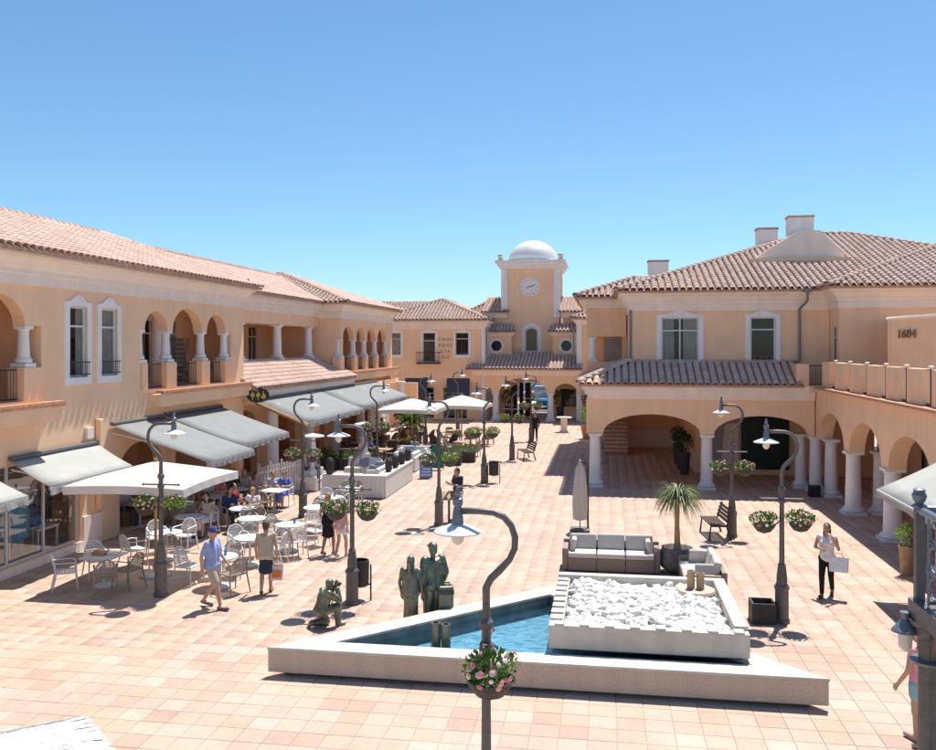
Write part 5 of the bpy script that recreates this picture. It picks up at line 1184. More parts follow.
for i, (x, y) in enumerate(((-12.6, 38.6), (-11.8, 38.8), (-11.0, 39.0), (-7.2, 41.0), (-6.7, 42.2))):
    t = thing('flower_trough', 'green planted trough edging the terrace of dark wicker chairs' if i < 3 else 'green planted trough near the tan wicker chairs', 'planter', (x, y, 0), 0, 'terrace edge troughs' if i < 3 else 'troughs near the gateway side'); MB().box(-.38, .38, -.18, .18, 0, .5).build('trough', 'pot', t, bevel=.01); leaves_mb((0, 0, .62), (.42, .24, .26), 300, .09).build('foliage', 'leaf', t)
# stone pedestal before the gateway
t = thing('stone_pedestal', 'peach stone pedestal with flat grey top before the gateway', 'pedestal', (*G(564, 432), 0)); MB().box(-.28, .28, -.28, .28, 0, .12).box(-.2, .2, -.2, .2, .12, .92).build('shaft', 'trim', t); MB().lathe([(.5, .92), (.52, .97), (.5, 1.0)], 20).build('top_plate', 'stone', t)
# patio heaters
for i, (px, py) in enumerate(((313, 490), (364, 471))):
    x, y = G(px, py); t = thing('patio_heater', ['tall white patio heater beside the grey awning post', 'tall white patio heater beside the dark interior arches'][i], 'heater', (x, y, 0), 0, 'white patio heaters')
    MB().lathe([(.3, 0), (.3, .8), (.24, .84), (.24, .86)], 4).build('housing', 'cushion_w', t); MB().lathe([(.2, .86), (.09, 2.05)], 4).build('flame_tube', 'shade_w', t); MB().lathe([(.1, 2.05), (.45, 2.12), (.43, 2.16), (.05, 2.24)], 20).build('reflector', 'shade_w', t)
# white picket screen and dining chairs behind the seated guests
x0, y0 = G(252, 505); x1, y1 = G(300, 492)
t = thing('picket_screen', 'white slatted timber screen behind the seated cafe guests', 'screen', (x0, y0, 0)); a = Vector((x0, y0 + .6)); b = Vector((x1, y1 + .6)); n = 17
for i in range(n + 1):
    p = a.lerp(b, i / n); MB().box(p.x - .035, p.x + .035, p.y - .02, p.y + .02, .02, 1.25 if i % 4 else 1.4).build('picket', 'cushion_w', t, world=True)
for z in (.35, 1.05): MB().tube([(a.x, a.y + .04, z), (b.x, b.y + .04, z)], .03, 4).build('rail', 'cushion_w', t, world=True)
x, y = G(305, 492); t = thing('wire_rack', 'dark wire mesh rack standing beside the white picket screen', 'rack', (x, y + .4, 0)); m = MB()
for i in range(12): m.tube([(-.45 + i * .082, 0, .05), (-.45 + i * .082, 0, 1.1)], .008, 4)
for i in range(12): m.tube([(-.45, 0, .05 + i * .095), (.45, 0, .05 + i * .095)], .008, 4)
m.build('mesh_panel', 'iron', t); MB().tube([(-.46, 0, 0), (-.46, 0, 1.15), (.46, 0, 1.15), (.46, 0, 0)], .025, 6).build('frame', 'iron', t); MB().box(-.4, .4, .02, .3, .08, .95).build('basket', 'iron', t)
# boards
t = thing('menu_board', 'small blue and white menu board leaning at the lounge wall corner', 'sign', (-7.62, 36.6, 0), R(12)); MB().cbox((0, 0, .48), (.56, .03, .86), 0, R(-12)).build('panel', 'sign_b', t); MB().cbox((0, .2, .44), (.5, .03, .86), 0, R(14)).build('back_leg', 'timber', t)
for k in range(6): MB().cbox((random.uniform(-.03, .03), -.02 + (.18 + k * .12) * .21 - .1, .18 + k * .12), (.42 - .05 * (k % 3), .006, .035), 0, R(-12)).build('print_line', 'paper', t)
t = thing('green_board', 'dark green arched chalkboard standing among the dark wicker chairs', 'sign', (*G(437, 470), 0), 0, None, .8); MB().add([(-.4, 0, .1), (.4, 0, .1), (.4, 0, 1.1), (.2, 0, 1.4), (-.2, 0, 1.4), (-.4, 0, 1.1), (-.4, .05, .1), (.4, .05, .1), (.4, .05, 1.1), (.2, .05, 1.4), (-.2, .05, 1.4), (-.4, .05, 1.1)], [(0, 1, 2, 3, 4, 5), (11, 10, 9, 8, 7, 6)] + [(i, 6 + i, 6 + (i + 1) % 6, (i + 1) % 6) for i in range(6)]).build('panel', 'green', t); MB().tube([(-.35, .05, .3), (-.35, .3, 0)], .02, 5).tube([(.35, .05, .3), (.35, .3, 0)], .02, 5).build('prop', 'green', t)
t = thing('lecture_stand', 'tilted wooden notice stand beside the man in navy shirt', 'notice stand', (*G(449, 522), 0), R(20)); MB().tube([(0, 0, 0), (0, 0, .75)], .04, 8).build('post', 'iron', t); MB().cbox((0, 0, .85), (.5, .38, .04), 0, R(35)).build('panel', 'timber', t)
# shop interior seen through the glass
for i, (x, y, c) in enumerate(((-15.0, 20.3, (.05, .30, .50)), (-15.6, 20.6, (.10, .38, .58)), (-15.1, 19.0, (.5, .48, .45)), (-15.8, 22.2, (.10, .10, .13)))):
    t = thing('clothes_rail', ['rail of teal garments behind the shop glass', 'rail of light blue garments behind the shop glass', 'rail of grey garments behind the shop glass', 'rail of dark garments deep in the glazed shop'][i], 'garments', (x, y, .05), 0 if i else R(20)); MB().tube([(0, -.5, 0), (0, -.5, 1.6), (0, .5, 1.6), (0, .5, 0)], .02, 6).build('rail', 'steel', t); m = MB()
    for k in range(7): MB().cbox((0, -.4 + k * .13, 1.1), (.42, .06, .9), R(random.uniform(-12, 12))).build('garment', cloth('gar%d' % i, c), t, bevel=.02)
t = thing('display_table', 'white display table with a bright blue bag in the shop', 'table', (-15.3, 21.5, .05)); MB().box(-.4, .4, -.45, .45, .7, .76).build('top', 'white', t); [MB().box(sx * .36 - .02, sx * .36 + .02, sy * .4 - .02, sy * .4 + .02, 0, .7).build('leg', 'white', t) for sx in (-1, 1) for sy in (-1, 1)]
o = MB().box(-.13, .13, -.22, .22, 0, .28).build('blue_bag', 'blue', bevel=.03); o.location = (-15.3, 21.5, .82); tag(o, 'bright blue bag on the display table in the shop', 'bag')
# cars beyond the gateway
def car(label, x, y, rz, col):
    t = thing('parked_car', label, 'car', (x, y, .0), rz); m = MB()
    sec = [(-2.1, .35, .75), (-2.0, .3, .9), (-1.2, .25, .95), (1.0, .25, .98), (2.0, .3, .85), (2.1, .38, .7)]
    V = []
    for px, za, zb in sec: V += [(px, -.84, za), (px, .84, za), (px, .84, zb - .12), (px, .76, zb), (px, -.76, zb), (px, -.84, zb - .12)]
    n = 6; m.add(V, [(j * n + i, j * n + (i + 1) % n, (j + 1) * n + (i + 1) % n, (j + 1) * n + i) for j in range(5) for i in range(n)] + [tuple(range(6))[::-1], tuple(range(30, 36))]).build('body', cloth('car_' + label[:5], col), t, bevel=.03, fixn=True)
    MB().add([(-1.5, -.74, .93), (-1.5, .74, .93), (1.3, .74, .95), (1.3, -.74, .95), (-.9, -.6, 1.42), (-.9, .6, 1.42), (.5, .6, 1.45), (.5, -.6, 1.45)], [(4, 5, 6, 7), (0, 1, 5, 4), (1, 2, 6, 5), (2, 3, 7, 6), (3, 0, 4, 7)]).build('cabin', 'glass', t, fixn=True); MB().box(-.9, .5, -.6, .6, 1.455, 1.49).build('roof_panel', cloth('car_' + label[:5], col), t, bevel=.01)
    for sx in (-1.3, 1.3):
        for sy in (-1, 1): w = MB().tube([(sx, sy * .7, .32), (sx, sy * .88, .32)], .32, 18).build('wheel', 'rubber', t); MB().tube([(sx, sy * .87, .32), (sx, sy * .892, .32)], .2, 12).build('rim', 'steel', w)
    for sy in (-.6, .6): MB().box(2.05, 2.12, sy - .15, sy + .15, .62, .74).build('headlight', 'shade_w', t)
    return t
car('blue car parked just beyond the gateway', -4.9, 80.5, R(75), (.03, .20, .38)); car('silver car parked across the street beyond the gateway', -6.5, 92, R(8), (.45, .47, .5))
# iron gallery in the right foreground
GA = thing('iron_gallery', 'grey cast iron gallery with column and railing in the foreground', 'gallery', (3.03, 8.9, 0)); gx, gy = 3.03, 8.9
MB().lathe([(.22, 0), (.22, .2), (.16, .3), (.15, .75), (.2, .8), (.21, .92), (.15, 1.0), (.10, 1.15), (.125, 1.2), (.135, 1.28), (.105, 1.35), (.1, 1.5), (.092, 2.9), (.12, 2.93), (.12, 3.0), (.16, 3.03), (.17, 3.08)], 20, (gx + .02, gy, 0)).build('column', 'iron', GA, world=True)
MB().box(gx - .12, gx + .0, 3.5, gy + .15, 3.085, 3.25).box(gx, 6.2, gy + .03, gy + .15, 3.085, 3.25).build('edge_beam', 'iron', GA, world=True); MB().box(gx, 6.2, 3.5, gy + .03, 3.15, 3.22).build('deck', 'iron', GA, world=True)
p = MB().box(gx - .08, gx, gy + .04, gy + .12, 3.252, 4.14).build('newel_post', 'iron', GA, world=True); MB().lathe([(.07, 0), (.07, .02), (.035, .04), (.055, .07), (.07, .12), (.05, .155), (.06, .175), (.02, .19)], 14, (gx - .04, gy + .08, 4.14)).build('finial', 'ironblue', p, world=True)
MB().tube([(gx - .04, gy + .05, 4.12), (gx - .04, 3.5, 4.12)], .04, 8).tube([(gx, gy + .08, 4.12), (6.2, gy + .08, 4.12)], .04, 8).build('handrail', 'ironblue', GA, world=True)
def scroll(axis):
    m = MB()
    for i in range(16):
        q = .16 + i * .3
        P = (lambda a, z: (gx - .04, gy - a, z)) if axis else (lambda a, z: (gx + a, gy + .08, z))
        m.tube([P(q, 3.26), P(q, 4.1)], .013, 5)
        for (z, r) in ((3.45, .1), (3.72, .12), (3.98, .09)):
            m.tube([P(q + .15 + r * math.cos(k * .6), z + r * math.sin(k * .6)) for k in range(11)], .012, 5)
        m.tube([P(q, 3.6), P(q + .3, 3.6)], .01, 4); m.tube([P(q, 3.86), P(q + .3, 3.86)], .01, 4)
    return m.build('scrollwork', 'ironblue', GA, world=True)
scroll(True); scroll(False)
for k in range(2):
    m = MB(); 
    for r in (.35, .2): m.tube([(gx + .02 + (.08 + r - r * math.cos(j * .26)) * (1 if k else 0), gy - (0 if k else 1) * (.08 + r - r * math.cos(j * .26)), 3.06 - r + r * math.sin(j * .26)) for j in range(7)], .022, 6)
    m.build('bracket', 'iron', GA, world=True)
lx, ly = gx - .16, gy + .1
la = MB().lathe([(.05, 3.12), (.03, 3.05), (.12, 2.95), (.13, 2.93), (.02, 2.95)], 14, (lx, ly, 0)).build('lantern_cap', 'ironblue', GA, world=True); MB().lathe([(.07, 2.93), (.06, 2.78), (.03, 2.74)], 12, (lx, ly, 0)).build('lantern_glass', 'bulb', GA, world=True); MB().lathe([(.16, 2.70), (.17, 2.73), (.1, 2.74)], 16, (gx + .02, gy, -.03)).build('collar', 'ironblue', GA, world=True)
# speaker box at the column foot under the wing
o = MB().box(-.2, .2, -.18, .18, 0, .42).build('box_speaker', 'black', bevel=.02); o.location = (8.15, 35.0, 0); o.location.x = 7.8; o.location.y = 34.6; tag(o, 'black box at the foot of the paired arcade columns', 'box')
# ================================================================ PEOPLE
def pose(kind, s=1.0):
    P = dict(pel=(0, 0, .95), chest=(0, .0, 1.28), neck=(0, .0, 1.46), head=(0, .02, 1.60))
    L = {}
    if kind in ('walk', 'stand', 'phone', 'stroll'):
        for k, sx in (('R', 1), ('L', -1)):
            P['sh' + k] = (sx * .185, 0, 1.40); P['hip' + k] = (sx * .09, 0, .90)
            if kind in ('walk', 'stroll'):
                a = (1 if k == 'R' else -1) * (1 if kind == 'walk' else .6)
                P['kn' + k] = (sx * .09, .08 + .10 * a, .50); P['an' + k] = (sx * .085, .26 * a, .08 + (.05 if a < 0 else 0)); P['to' + k] = (sx * .10, .26 * a + .16, .035 + (.0 if a < 0 else .01))
                P['el' + k] = (sx * .25, -.03 - .06 * a, 1.12); P['ha' + k] = (sx * .25, .08 - .16 * a, .88)
            else:
                P['kn' + k] = (sx * .10, .03, .49); P['an' + k] = (sx * .11, 0, .08); P['to' + k] = (sx * .14, .16, .035)
                P['el' + k] = (sx * .25, -.04, 1.13); P['ha' + k] = (sx * .24, .05, .87)
        if kind == 'phone':
            P['elR'] = (.24, .05, 1.13); P['haR'] = (.12, .28, 1.22); P['elL'] = (-.24, .05, 1.13); P['haL'] = (-.08, .27, 1.20); P['head'] = (0, .05, 1.58)
    elif kind == 'sip':     # one hand raised to the face, bag on the forearm
        P = pose('stroll'); P['elL'] = (-.27, .06, 1.14); P['haL'] = (-.16, .22, 1.42); P['elR'] = (.26, .03, 1.13); P['haR'] = (.05, .24, 1.14)
    elif kind == 'sit':
        P = dict(pel=(0, -.05, .53), chest=(0, -.06, .86), neck=(0, -.03, 1.03), head=(0, .02, 1.17))
        for k, sx in (('R', 1), ('L', -1)):
            P['sh' + k] = (sx * .18, -.05, .97); P['hip' + k] = (sx * .09, -.03, .52); P['kn' + k] = (sx * .11, .40, .52); P['an' + k] = (sx * .11, .40, .09); P['to' + k] = (sx * .12, .55, .04)
            P['el' + k] = (sx * .25, .06, .76); P['ha' + k] = (sx * .14, .32, .78)
    elif kind == 'kneel':   # photographer resting on the left knee
        P = dict(pel=(0, -.12, .46), chest=(0, -.02, .76), neck=(0, .06, .93), head=(0, .13, 1.05))
        for k, sx in (('R', 1), ('L', -1)): P['sh' + k] = (sx * .18, .02, .88); P['hip' + k] = (sx * .09, -.10, .44)
        P['knR'] = (.13, .30, .50); P['anR'] = (.13, .30, .09); P['toR'] = (.14, .45, .04); P['knL'] = (-.12, .10, .09); P['anL'] = (-.12, -.32, .10); P['toL'] = (-.12, -.42, .04)
        P['elR'] = (.2, .30, .66); P['haR'] = (.07, .30, 1.0); P['elL'] = (-.22, .25, .72); P['haL'] = (-.06, .32, 1.0)
    return P
def person(label, loc, rz, kind, h=1.72, skin='skin', hair='hair_b', top=None, sleeve=.6, bottom=('shorts', (.5, .42, .32)), shoes=(.05, .05, .06), cap=None, longhair=False, group=None, name='person', voxel=.011, female=False, mono=None, z=0, cat='person', trunkw=1.0, bulk=0.0):
    t = thing(name, label, cat, (*loc, z), rz, group, h / 1.72); P = pose(kind); V = lambda k: Vector(P[k]); lerp = lambda a, b, f: V(a).lerp(V(b), f)
    fw = .92 if female else 1.0; tw = trunkw
    def flat(m, c, sy): return m
    b = MB(); pel, ch, nk, hd = V('pel'), V('chest'), V('neck'), V('head')
    def torso(m, e):
        for sx in (-1, 1):
            m.cap(pel + Vector((sx * .06, 0, .0)), pel.lerp(ch, .5) + Vector((sx * .05 * tw, .01, 0)), .105 * tw + e, .098 * tw * fw + e); m.cap(pel.lerp(ch, .5) + Vector((sx * .05 * tw, .01, 0)), ch + Vector((sx * .075, .01, .0)), .098 * tw * fw + e, .108 * fw + e)
            m.cap(ch + Vector((sx * .06, 0, .04)), V('sh' + ('R' if sx > 0 else 'L')) + Vector((-sx * .01, 0, -.005)), .085 + e, .055 + e * .5)
            if female: m.ell(ch + Vector((sx * .075, .085, -.02)), (.06 + e, .055 + e, .06 + e))
            m.ell(pel + Vector((sx * .075, -.055, -.04)), (.085 + e, .075 + e, .09 + e))
    torso(b, 0); b.cap(nk - Vector((0, 0, .06)), hd - Vector((0, 0, .04)), .055, .05)
    b.ell(hd + Vector((0, 0, .01)), (.076, .093, .112), 14, 10); b.ell(hd + Vector((0, .045, -.065)), (.048, .045, .045)); b.cap(hd + Vector((0, .09, .01)), hd + Vector((0, .107, -.025)), .009, .015, 8)
    for sx in (-1, 1): b.ell(hd + Vector((sx * .077, -.005, -.005)), (.012, .022, .032), 8, 6)
    for k, sx in (('R', 1), ('L', -1)):
        b.cap(V('sh' + k), V('el' + k), .05 * fw, .041 * fw); b.cap(V('el' + k), V('ha' + k), .041 * fw, .027)
        d = (V('ha' + k) - V('el' + k)).normalized(); up = Vector((sx, 0, 0)); w_ = V('ha' + k); side = d.cross(Vector((sx, .0, .2))).normalized(); nrm = d.cross(side).normalized()
        b.cap(w_, w_ + d * .07, .028, .036)
        for q in range(4):
            a = w_ + d * .085 + side * (q - 1.5) * .021; c1 = a + d * (.035 + .006 * (q in (1, 2))) + nrm * .012 * -sx; b.cap(a, c1, .0105, .010, 6); b.cap(c1, c1 + d * .022 - nrm * .026 * sx, .010, .008, 6)
        a = w_ + d * .03 + side * .03; b.cap(a, a + d * .04 + side * .03, .013, .011, 6)
        b.cap(V('hip' + k), V('kn' + k), .085, .055); b.cap(V('kn' + k), lerp('kn' + k, 'an' + k, .35), .052, .056); b.cap(lerp('kn' + k, 'an' + k, .35), V('an' + k), .056, .034); b.cap(V('an' + k) - Vector((0, .02, .02)), V('to' + k), .04, .034)
    b.build('body', mono or skin, t, remesh=voxel)
    e = MB()
    for sx in (-1, 1): e.ell(hd + Vector((sx * .032, .083, .018)), (.012, .008, .007), 8, 6)
    e.build('eyes', mono or 'black', t); MB().ell(hd + Vector((0, .088, -.055)), (.022, .008, .006), 8, 6).build('mouth', mono or cloth('lips', (.42, .16, .13)), t)
    # hair
    hm = MB(); hm.ell(hd + Vector((0, -.018, .028)), (.087, .093, .105), 14, 10); hm.ell(hd + Vector((0, -.05, -.02)), (.08, .06, .085))
    if longhair: hm.cap(hd + Vector((0, -.07, 0)), hd + Vector((0, -.09, -.22)), .072, .05); hm.cap(hd + Vector((.055, -.04, -.02)), hd + Vector((.07, -.03, -.2)), .035, .025); hm.cap(hd + Vector((-.055, -.04, -.02)), hd + Vector((-.07, -.03, -.2)), .035, .025)
    hm.build('hair', mono or hair, t, remesh=.011)
    if cap is not None:
        cm = mono or cloth('cap_%d' % int(sum(cap) * 1000), cap); q = MB(); q.ell(hd + Vector((0, -.005, .06)), (.096, .108, .09), 14, 10); q.ell(hd + Vector((0, .12, .055)), (.075, .085, .012), 12, 6); q.build('cap', cm, t, remesh=.01)
    # top
    if top is not None:
        tm = mono or cloth('top_%d_%d' % (int(sum(top) * 1000), int(top[2] * 999)), top); m = MB(); torso(m, .016 + bulk)
        if bottom[0] not in ('dress',): m.cap(pel + Vector((-.05, 0, -.03)), pel + Vector((.05, 0, -.03)), .13 * tw, .13 * tw)
        for k in 'RL':
            if sleeve > 0:
                if sleeve <= 1: m.cap(V('sh' + k), lerp('sh' + k, 'el' + k, sleeve), .064 * fw - (.012 if sleeve < .4 else 0), .062 * fw - (.012 if sleeve < .4 else 0))
                else: m.cap(V('sh' + k), V('el' + k), .062 + bulk, .052 + bulk); m.cap(V('el' + k), lerp('el' + k, 'ha' + k, sleeve - 1), .052 + bulk, .042 + bulk * .7)
        m.build('top', tm, t, remesh=.012)
    # bottom
    bk, bc = bottom; bmt = mono or cloth('bot_%d_%d' % (int(sum(bc) * 1000), int(bc[2] * 999)), bc); m = MB()
    if bk in ('shorts', 'trousers'):
        fr = .55 if bk == 'shorts' else 1
        for k in 'RL':
            m.cap(pel + Vector((.05 if k == 'R' else -.05, -.01, 0)), V('hip' + k), .122, .112)
            if fr < 1: m.cap(V('hip' + k), lerp('hip' + k, 'kn' + k, .8 if not female else .35), .108, .092 if not female else .10)
            else: m.cap(V('hip' + k), V('kn' + k), .10 + bulk, .07 + bulk); m.cap(V('kn' + k), V('an' + k) + Vector((0, 0, .02)), .07 + bulk, .052 + bulk)
    elif kind == 'sit':
        for k in 'RL': m.cap(pel, V('hip' + k), .125, .115); m.cap(V('hip' + k), V('kn' + k), .115, .10)
        m.cap(V('hipR').lerp(V('knR'), .8), V('hipL').lerp(V('knL'), .8), .09, .09)
        m.cap((V('knR') + V('knL')) / 2, (V('knR') + V('knL')) / 2 - Vector((0, 0, .2)), .13, .13)
    else:
        hem = .50 if bk in ('skirt', 'dress') else .08; w = pel + Vector((0, 0, .03)); n = 12
        for i in range(n):
            a = 2 * math.pi * i / n; c = Vector((math.cos(a), math.sin(a) * .85, 0)); m.cap(w + c * .08, w + c * (.115 if hem > .3 else .13) + Vector((0, 0, hem - w.z + .05)), .055, .06)
        m.cap(w - Vector((0, 0, .08)), Vector((pel.x, pel.y, hem + .08)), .11, .13)
    m.build('skirt' if bk in ('skirt', 'dress', 'gown') else bk, bmt, t, remesh=.012)
    if shoes is not None:
        m = MB()
        for k in 'RL': m.cap(V('an' + k) + Vector((0, -.04, -.04)), V('to' + k) + Vector((0, .03, .0)), .042, .038)
        m.build('shoes', mono or cloth('shoe_%d' % int(sum(shoes) * 1000), shoes), t, remesh=.011)
    return t, P
def at(px, py): return G(px, py)
def heading(dx, dy): return math.atan2(dy, dx) - math.pi / 2
person('man in light blue polo shirt, cap and khaki shorts walking past tables', at(212, 608), heading(1, -.15), 'walk', 1.76, 'skin', 'hair_g', (.30, .36, .60), .75, ('shorts', (.42, .36, .29)), (.12, .10, .14), (.05, .06, .16), trunkw=1.18)
t, P = person('woman in beige sleeveless top and navy skirt walking with a bag', at(266, 594), heading(-.25, 1), 'stroll', 1.68, 'skin', 'hair_b', (.50, .42, .32), 0, ('skirt', (.03, .04, .08)), (.12, .07, .05), female=True, trunkw=1.2)
def bag(label, person_t, P, hand, size, col, drop=.28):
    w = person_t.matrix_world if False else Matrix.Translation(person_t.location) @ Matrix.Rotation(person_t.rotation_euler.z, 4, 'Z') @ Matrix.Scale(person_t.scale.x, 4); p = w @ (Vector(P[hand]) + Vector((0, 0, -.06)))
    b = thing('shopping_bag', label, 'bag', (p.x, p.y, p.z - drop - size[2]), person_t.rotation_euler.z)
    sx, sy, sz = size; MB().add([(-sx * .45, -sy, 0), (sx * .45, -sy, 0), (sx * .45, sy, 0), (-sx * .45, sy, 0), (-sx * .5, -sy * .5, sz), (sx * .5, -sy * .5, sz), (sx * .5, sy * .5, sz), (-sx * .5, sy * .5, sz)], [(3, 2, 1, 0), (0, 1, 5, 4), (1, 2, 6, 5), (2, 3, 7, 6), (3, 0, 4, 7)]).build('sack', cloth('bag%d' % int(col[0] * 1000), col), b, bevel=.01)
    for s in (-1, 1): MB().tube([(-sx * .3, s * sy * .5, sz - .02), (-sx * .1, s * sy * .3, sz + drop * .85), (sx * .1, s * sy * .3, sz + drop * .85), (sx * .3, s * sy * .5, sz - .02)], .008, 5).build('handle', cloth('bag%d' % int(col[0] * 1000), col), b)
    return b
bb = bag('pale plastic bag with orange print held by the woman in navy skirt', t, P, 'haR', (.30, .06, .34), (.68, .56, .52), .14)
MB().box(-.10, .10, -.066, -.062, .06, .22).build('print', cloth('orange', (.75, .18, .05)), bb)
person('woman in a short black dress with fair hair standing by the lamp', at(328, 555), heading(.2, 1), 'stroll', 1.70, 'skin_t', 'hair_bl', (.012, .012, .014), 0, ('dress', (.012, .012, .014)), (.3, .2, .15), longhair=True, female=True)
person('girl in pink top and white shorts beside the woman in black', at(341, 557), heading(.3, 1), 'stroll', 1.52, 'skin', 'hair_bl', (.66, .36, .33), .3, ('shorts', (.62, .66, .72)), (.5, .45, .42), longhair=True, female=True)
t, P = person('man in navy shirt and pale shorts reading from a phone in hand', at(458, 521), heading(-.6, -.6), 'phone', 1.76, 'skin', 'hair_k', (.035, .035, .075), .7, ('shorts', (.50, .52, .56)), (.2, .2, .2))
w = Matrix.Translation(t.location) @ Matrix.Rotation(t.rotation_euler.z, 4, 'Z'); p = w @ Vector((.02, .34, 1.25)); o = MB().cbox((0, 0, 0), (.10, .012, .16), 0, R(-35)).build('phone', 'paper'); o.location = p; o.rotation_euler.z = t.rotation_euler.z; tag(o, 'pale phone held by the man in navy shirt', 'phone')
t, P = person('woman in white sleeveless blouse and black trousers drinking from a cup', at(827, 596), heading(-.45, -1), 'sip', 1.66, 'skin', 'hair_k', (.76, .73, .72), .15, ('trousers', (.012, .012, .013)), (.10, .06, .05), longhair=True, female=True)
w = Matrix.Translation(t.location) @ Matrix.Rotation(t.rotation_euler.z, 4, 'Z') @ Matrix.Scale(t.scale.x, 4); p = w @ Vector((-.13, .30, 1.46)); o = MB().lathe([(.03, -.07), (.042, .06), (.036, .06), (.026, -.05)], 12).build('paper_cup', 'paper'); o.location = p; tag(o, 'white paper cup raised by the woman in black trousers', 'cup')
b2 = bag('large white shopping bag hanging from the forearm of the woman in black trousers', t, P, 'elL', (.42, .08, .32), (.80, .80, .86), .12)
person('person in pink top and patterned blue shorts behind the iron column', (4.42, 13.2), heading(-.5, .8), 'stroll', 1.72, 'skin', 'hair_bl', (.72, .34, .36), .3, ('shorts', (.25, .42, .50)), (.4, .3, .25), longhair=True, female=True)
person('person in black with a red scarf standing before the gateway', at(535, 441), heading(0, -1), 'stand', 1.72, 'skin', 'hair_k', (.02, .02, .022), 1.8, ('trousers', (.02, .02, .022)), voxel=.016)
# seated guests
def sit(label, px, py, face, h=1.7, **k):
    x, y = at(px, py); f = Vector((face[0] - x, face[1] - y)); return person(label, (x, y), heading(f.x, f.y), 'sit', h, voxel=.013, **k)
T_ = TP_
def seat_at(ti, dx, dy): return (T_[ti][0] + dx, T_[ti][1] + dy)
def sit2(label, ti, ang, kind='b', **k):
    x, y = T_[ti][0] + .68 * math.cos(ang), T_[ti][1] + .68 * math.sin(ang)
    return person(label, (x, y), heading(T_[ti][0] - x, T_[ti][1] - y), 'sit', 1.7, voxel=.013, **k)
def snap(ti, ci):
    """position of an existing chair of a table"""
    x, y = T_[ti]; cx_, cy_, kd = TABLES[ti][2][ci]; qx, qy = G(cx_, cy_); d = Vector((qx - x, qy - y)); L_ = d.length
    if L_ < .62: d = d.normalized() * .62
    elif L_ > 1.0: d = d.normalized() * .85
    return (x + d.x, y + d.y), heading(-d.x, -d.y)
def sitc(label, ti, ci, **k):
    (x, y), rz = snap(ti, ci); return person(label, (x, y), rz, 'sit', 1.7, voxel=.013, **k)
sitc('seated woman in a bright blue dress beside the lamp post', 8, 1, hair='hair_b', top=(.12, .17, .52), sleeve=.5, bottom=('dress', (.12, .17, .52)), female=True)
sitc('seated woman in a pale blue top facing out between the guests', 8, 2, hair='hair_b', top=(.50, .54, .66), sleeve=.3, bottom=('shorts', (.3, .3, .34)), female=True)
sitc('seated person in a pinkish top at the crowded cafe table', 8, 3, hair='hair_b', top=(.42, .30, .30), sleeve=.4, bottom=('shorts', (.4, .3, .28)), female=True)
sitc('seated woman in a white top with fair hair beside taupe chairs', 9, 2, hair='hair_bl', top=(.72, .68, .72), sleeve=.4, bottom=('trousers', (.03, .03, .04)), female=True)
sitc('seated man in a navy jumper under the edge of the white parasol', 9, 1, hair='hair_k', top=(.03, .05, .14), sleeve=1.9, bottom=('trousers', (.04, .04, .05)))
sitc('seated woman with long dark hair in white under the parasol', 10, 1, hair='hair_k', top=(.62, .55, .48), sleeve=.2, bottom=('skirt', (.55, .55, .58)), longhair=True, female=True)
sitc('seated person in a pale lilac shirt deep in the arcade shade', 15, 0, hair='hair_g', top=(.55, .52, .62), sleeve=.8, bottom=('trousers', (.1, .1, .12)))
sitc('seated man in a white shirt in the shade of the first grey awning', 11, 0, hair='hair_g', top=(.66, .66, .68), sleeve=.7, bottom=('trousers', (.06, .07, .10)))
sitc('seated woman in a coral top under the first grey awning', 11, 1, hair='hair_b', top=(.60, .22, .17), sleeve=.3, bottom=('shorts', (.5, .5, .5)), longhair=True, female=True)
sitc('seated man in a dark green shirt by the picket screen', 12, 0, hair='hair_k', top=(.05, .12, .08), sleeve=.7, bottom=('shorts', (.30, .27, .22)))
sitc('seated woman in a cream top by the picket screen', 12, 1, hair='hair_bl', top=(.66, .60, .50), sleeve=.4, bottom=('trousers', (.2, .2, .25)), longhair=True, female=True)
sitc('seated woman in a turquoise top deep under the awning', 13, 0, hair='hair_k', top=(.08, .36, .40), sleeve=.4, bottom=('shorts', (.4, .4, .4)), female=True)
sitc('seated man in a grey shirt deep under the awning', 13, 1, hair='hair_b', top=(.28, .28, .30), sleeve=.8, bottom=('trousers', (.05, .05, .06)))
x, y = T_[9][0] - .9, T_[9][1] + 1.3
person('seated person in a bright red shirt behind the man in navy', (x, y), heading(1, -.2), 'sit', 1.7, hair='hair_k', top=(.42, .02, .04), sleeve=.8, bottom=('trousers', (.03, .03, .04)), voxel=.013); chair(x, y + .02, (x + 1, y - .2), 'b', 'under the guest in the red shirt')
person('person in a red top standing by the white stair column', (-12.3, 47.0), heading(1, -.4), 'stand', 1.7, hair='hair_b', top=(.42, .04, .05), sleeve=.6, bottom=('trousers', (.1, .05, .05)), voxel=.016)
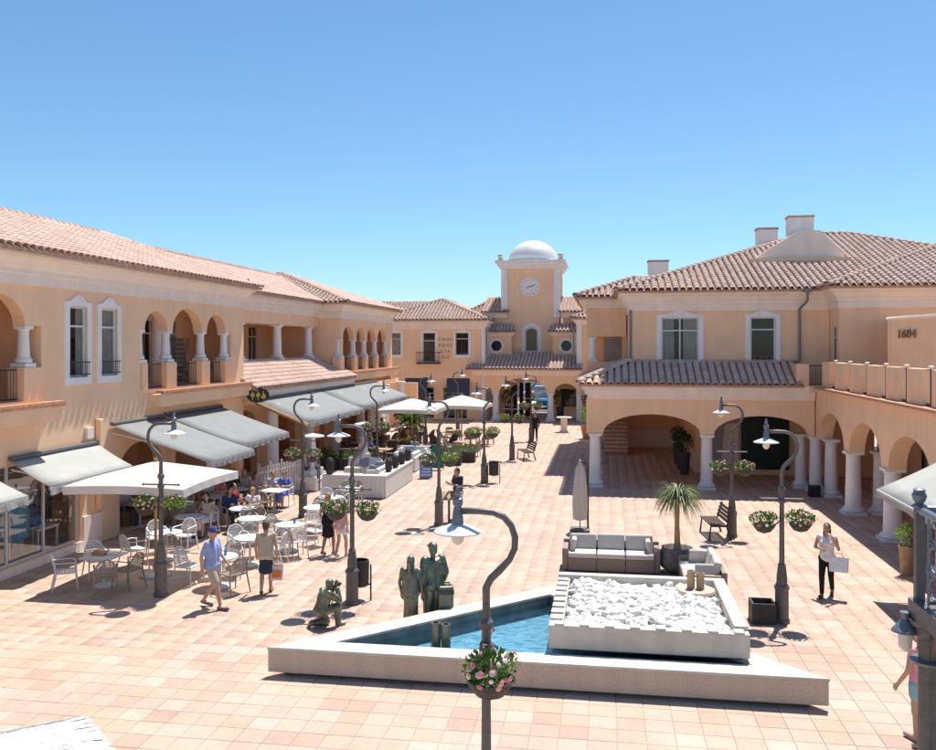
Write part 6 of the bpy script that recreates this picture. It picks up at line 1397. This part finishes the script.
# ================================================================ BRONZE STATUES
kx, ky = G(325, 627)
t, P = person('bronze statue of a kneeling photographer on the paving', (kx, ky), heading(.75, .75), 'kneel', 1.38, hair='bronze', top=(.1, .1, .1), sleeve=1.8, bottom=('trousers', (.1, .1, .1)), cap=(.1, .1, .1), name='statue', mono='bronze', cat='statue', bulk=.03)
MB().cbox((0, .36, 1.03), (.15, .08, .10)).tube([(0, .38, 1.03), (0, .46, 1.03)], .035, 10).build('camera_body', 'bronze_d', t, bevel=.01); MB().tube([(-.17, .0, .90), (-.05, .13, .80), (.12, .16, .66), (.2, .05, .56)], .016, 6).build('strap', 'steel', t)
person('bronze statue of a woman in a long dress beside the pool', (-3.80, 16.78), heading(.15, 1), 'stand', 1.56, hair='bronze', top=(.1, .1, .1), sleeve=.4, bottom=('gown', (.1, .1, .1)), name='statue', mono='bronze', female=True, cat='statue', bulk=.022, trunkw=1.15, longhair=True)
person('bronze statue of a man in a flat cap leaning to the bronze woman', (-3.42, 17.12), heading(-.6, .7), 'stand', 1.74, hair='bronze_d', top=(.1, .1, .1), sleeve=1.6, bottom=('trousers', (.1, .1, .1)), cap=(.1, .1, .1), name='statue', mono='bronze', cat='statue', bulk=.032)
t = thing('bronze_urn', 'bronze upright case standing beside the bronze couple', 'statue', (-3.16, 17.1, 0), R(15)); MB().box(-.15, .15, -.13, .13, 0, .92).build('case', 'bronze', t, bevel=.03); MB().box(-.16, .16, -.14, .14, .76, .86).build('band', 'bronze_d', t, bevel=.01); MB().tube([(-.08, 0, .92), (-.08, 0, .97), (.08, 0, .97), (.08, 0, .92)], .015, 6).build('handle', 'bronze_d', t)

# guests of the far terrace
for i, (ti, k, lab, col, f) in enumerate(((0, 0, 'seated guest in a white shirt among the dark wicker chairs', (.6, .6, .6), False), (1, 1, 'seated guest in a dark blue top among the dark wicker chairs', (.05, .07, .2), True), (3, 2, 'seated guest in a yellow top under the far white parasol', (.55, .42, .12), True), (4, 0, 'seated guest in a grey top beside the far lamp post', (.3, .3, .32), False), (6, 1, 'seated guest in a pink top near the leafy potted shrub', (.6, .3, .34), True))):
    x, y = far[ti]; a = k * math.pi / 2 + .3 + ti; person(lab, (x + .72 * math.cos(a), y + .72 * math.sin(a)), heading(-math.cos(a), -math.sin(a)), 'sit', 1.7, hair=('hair_b', 'hair_k', 'hair_bl')[i % 3], top=col, sleeve=.6, bottom=('trousers', (.08, .08, .1)), voxel=.018, female=f)
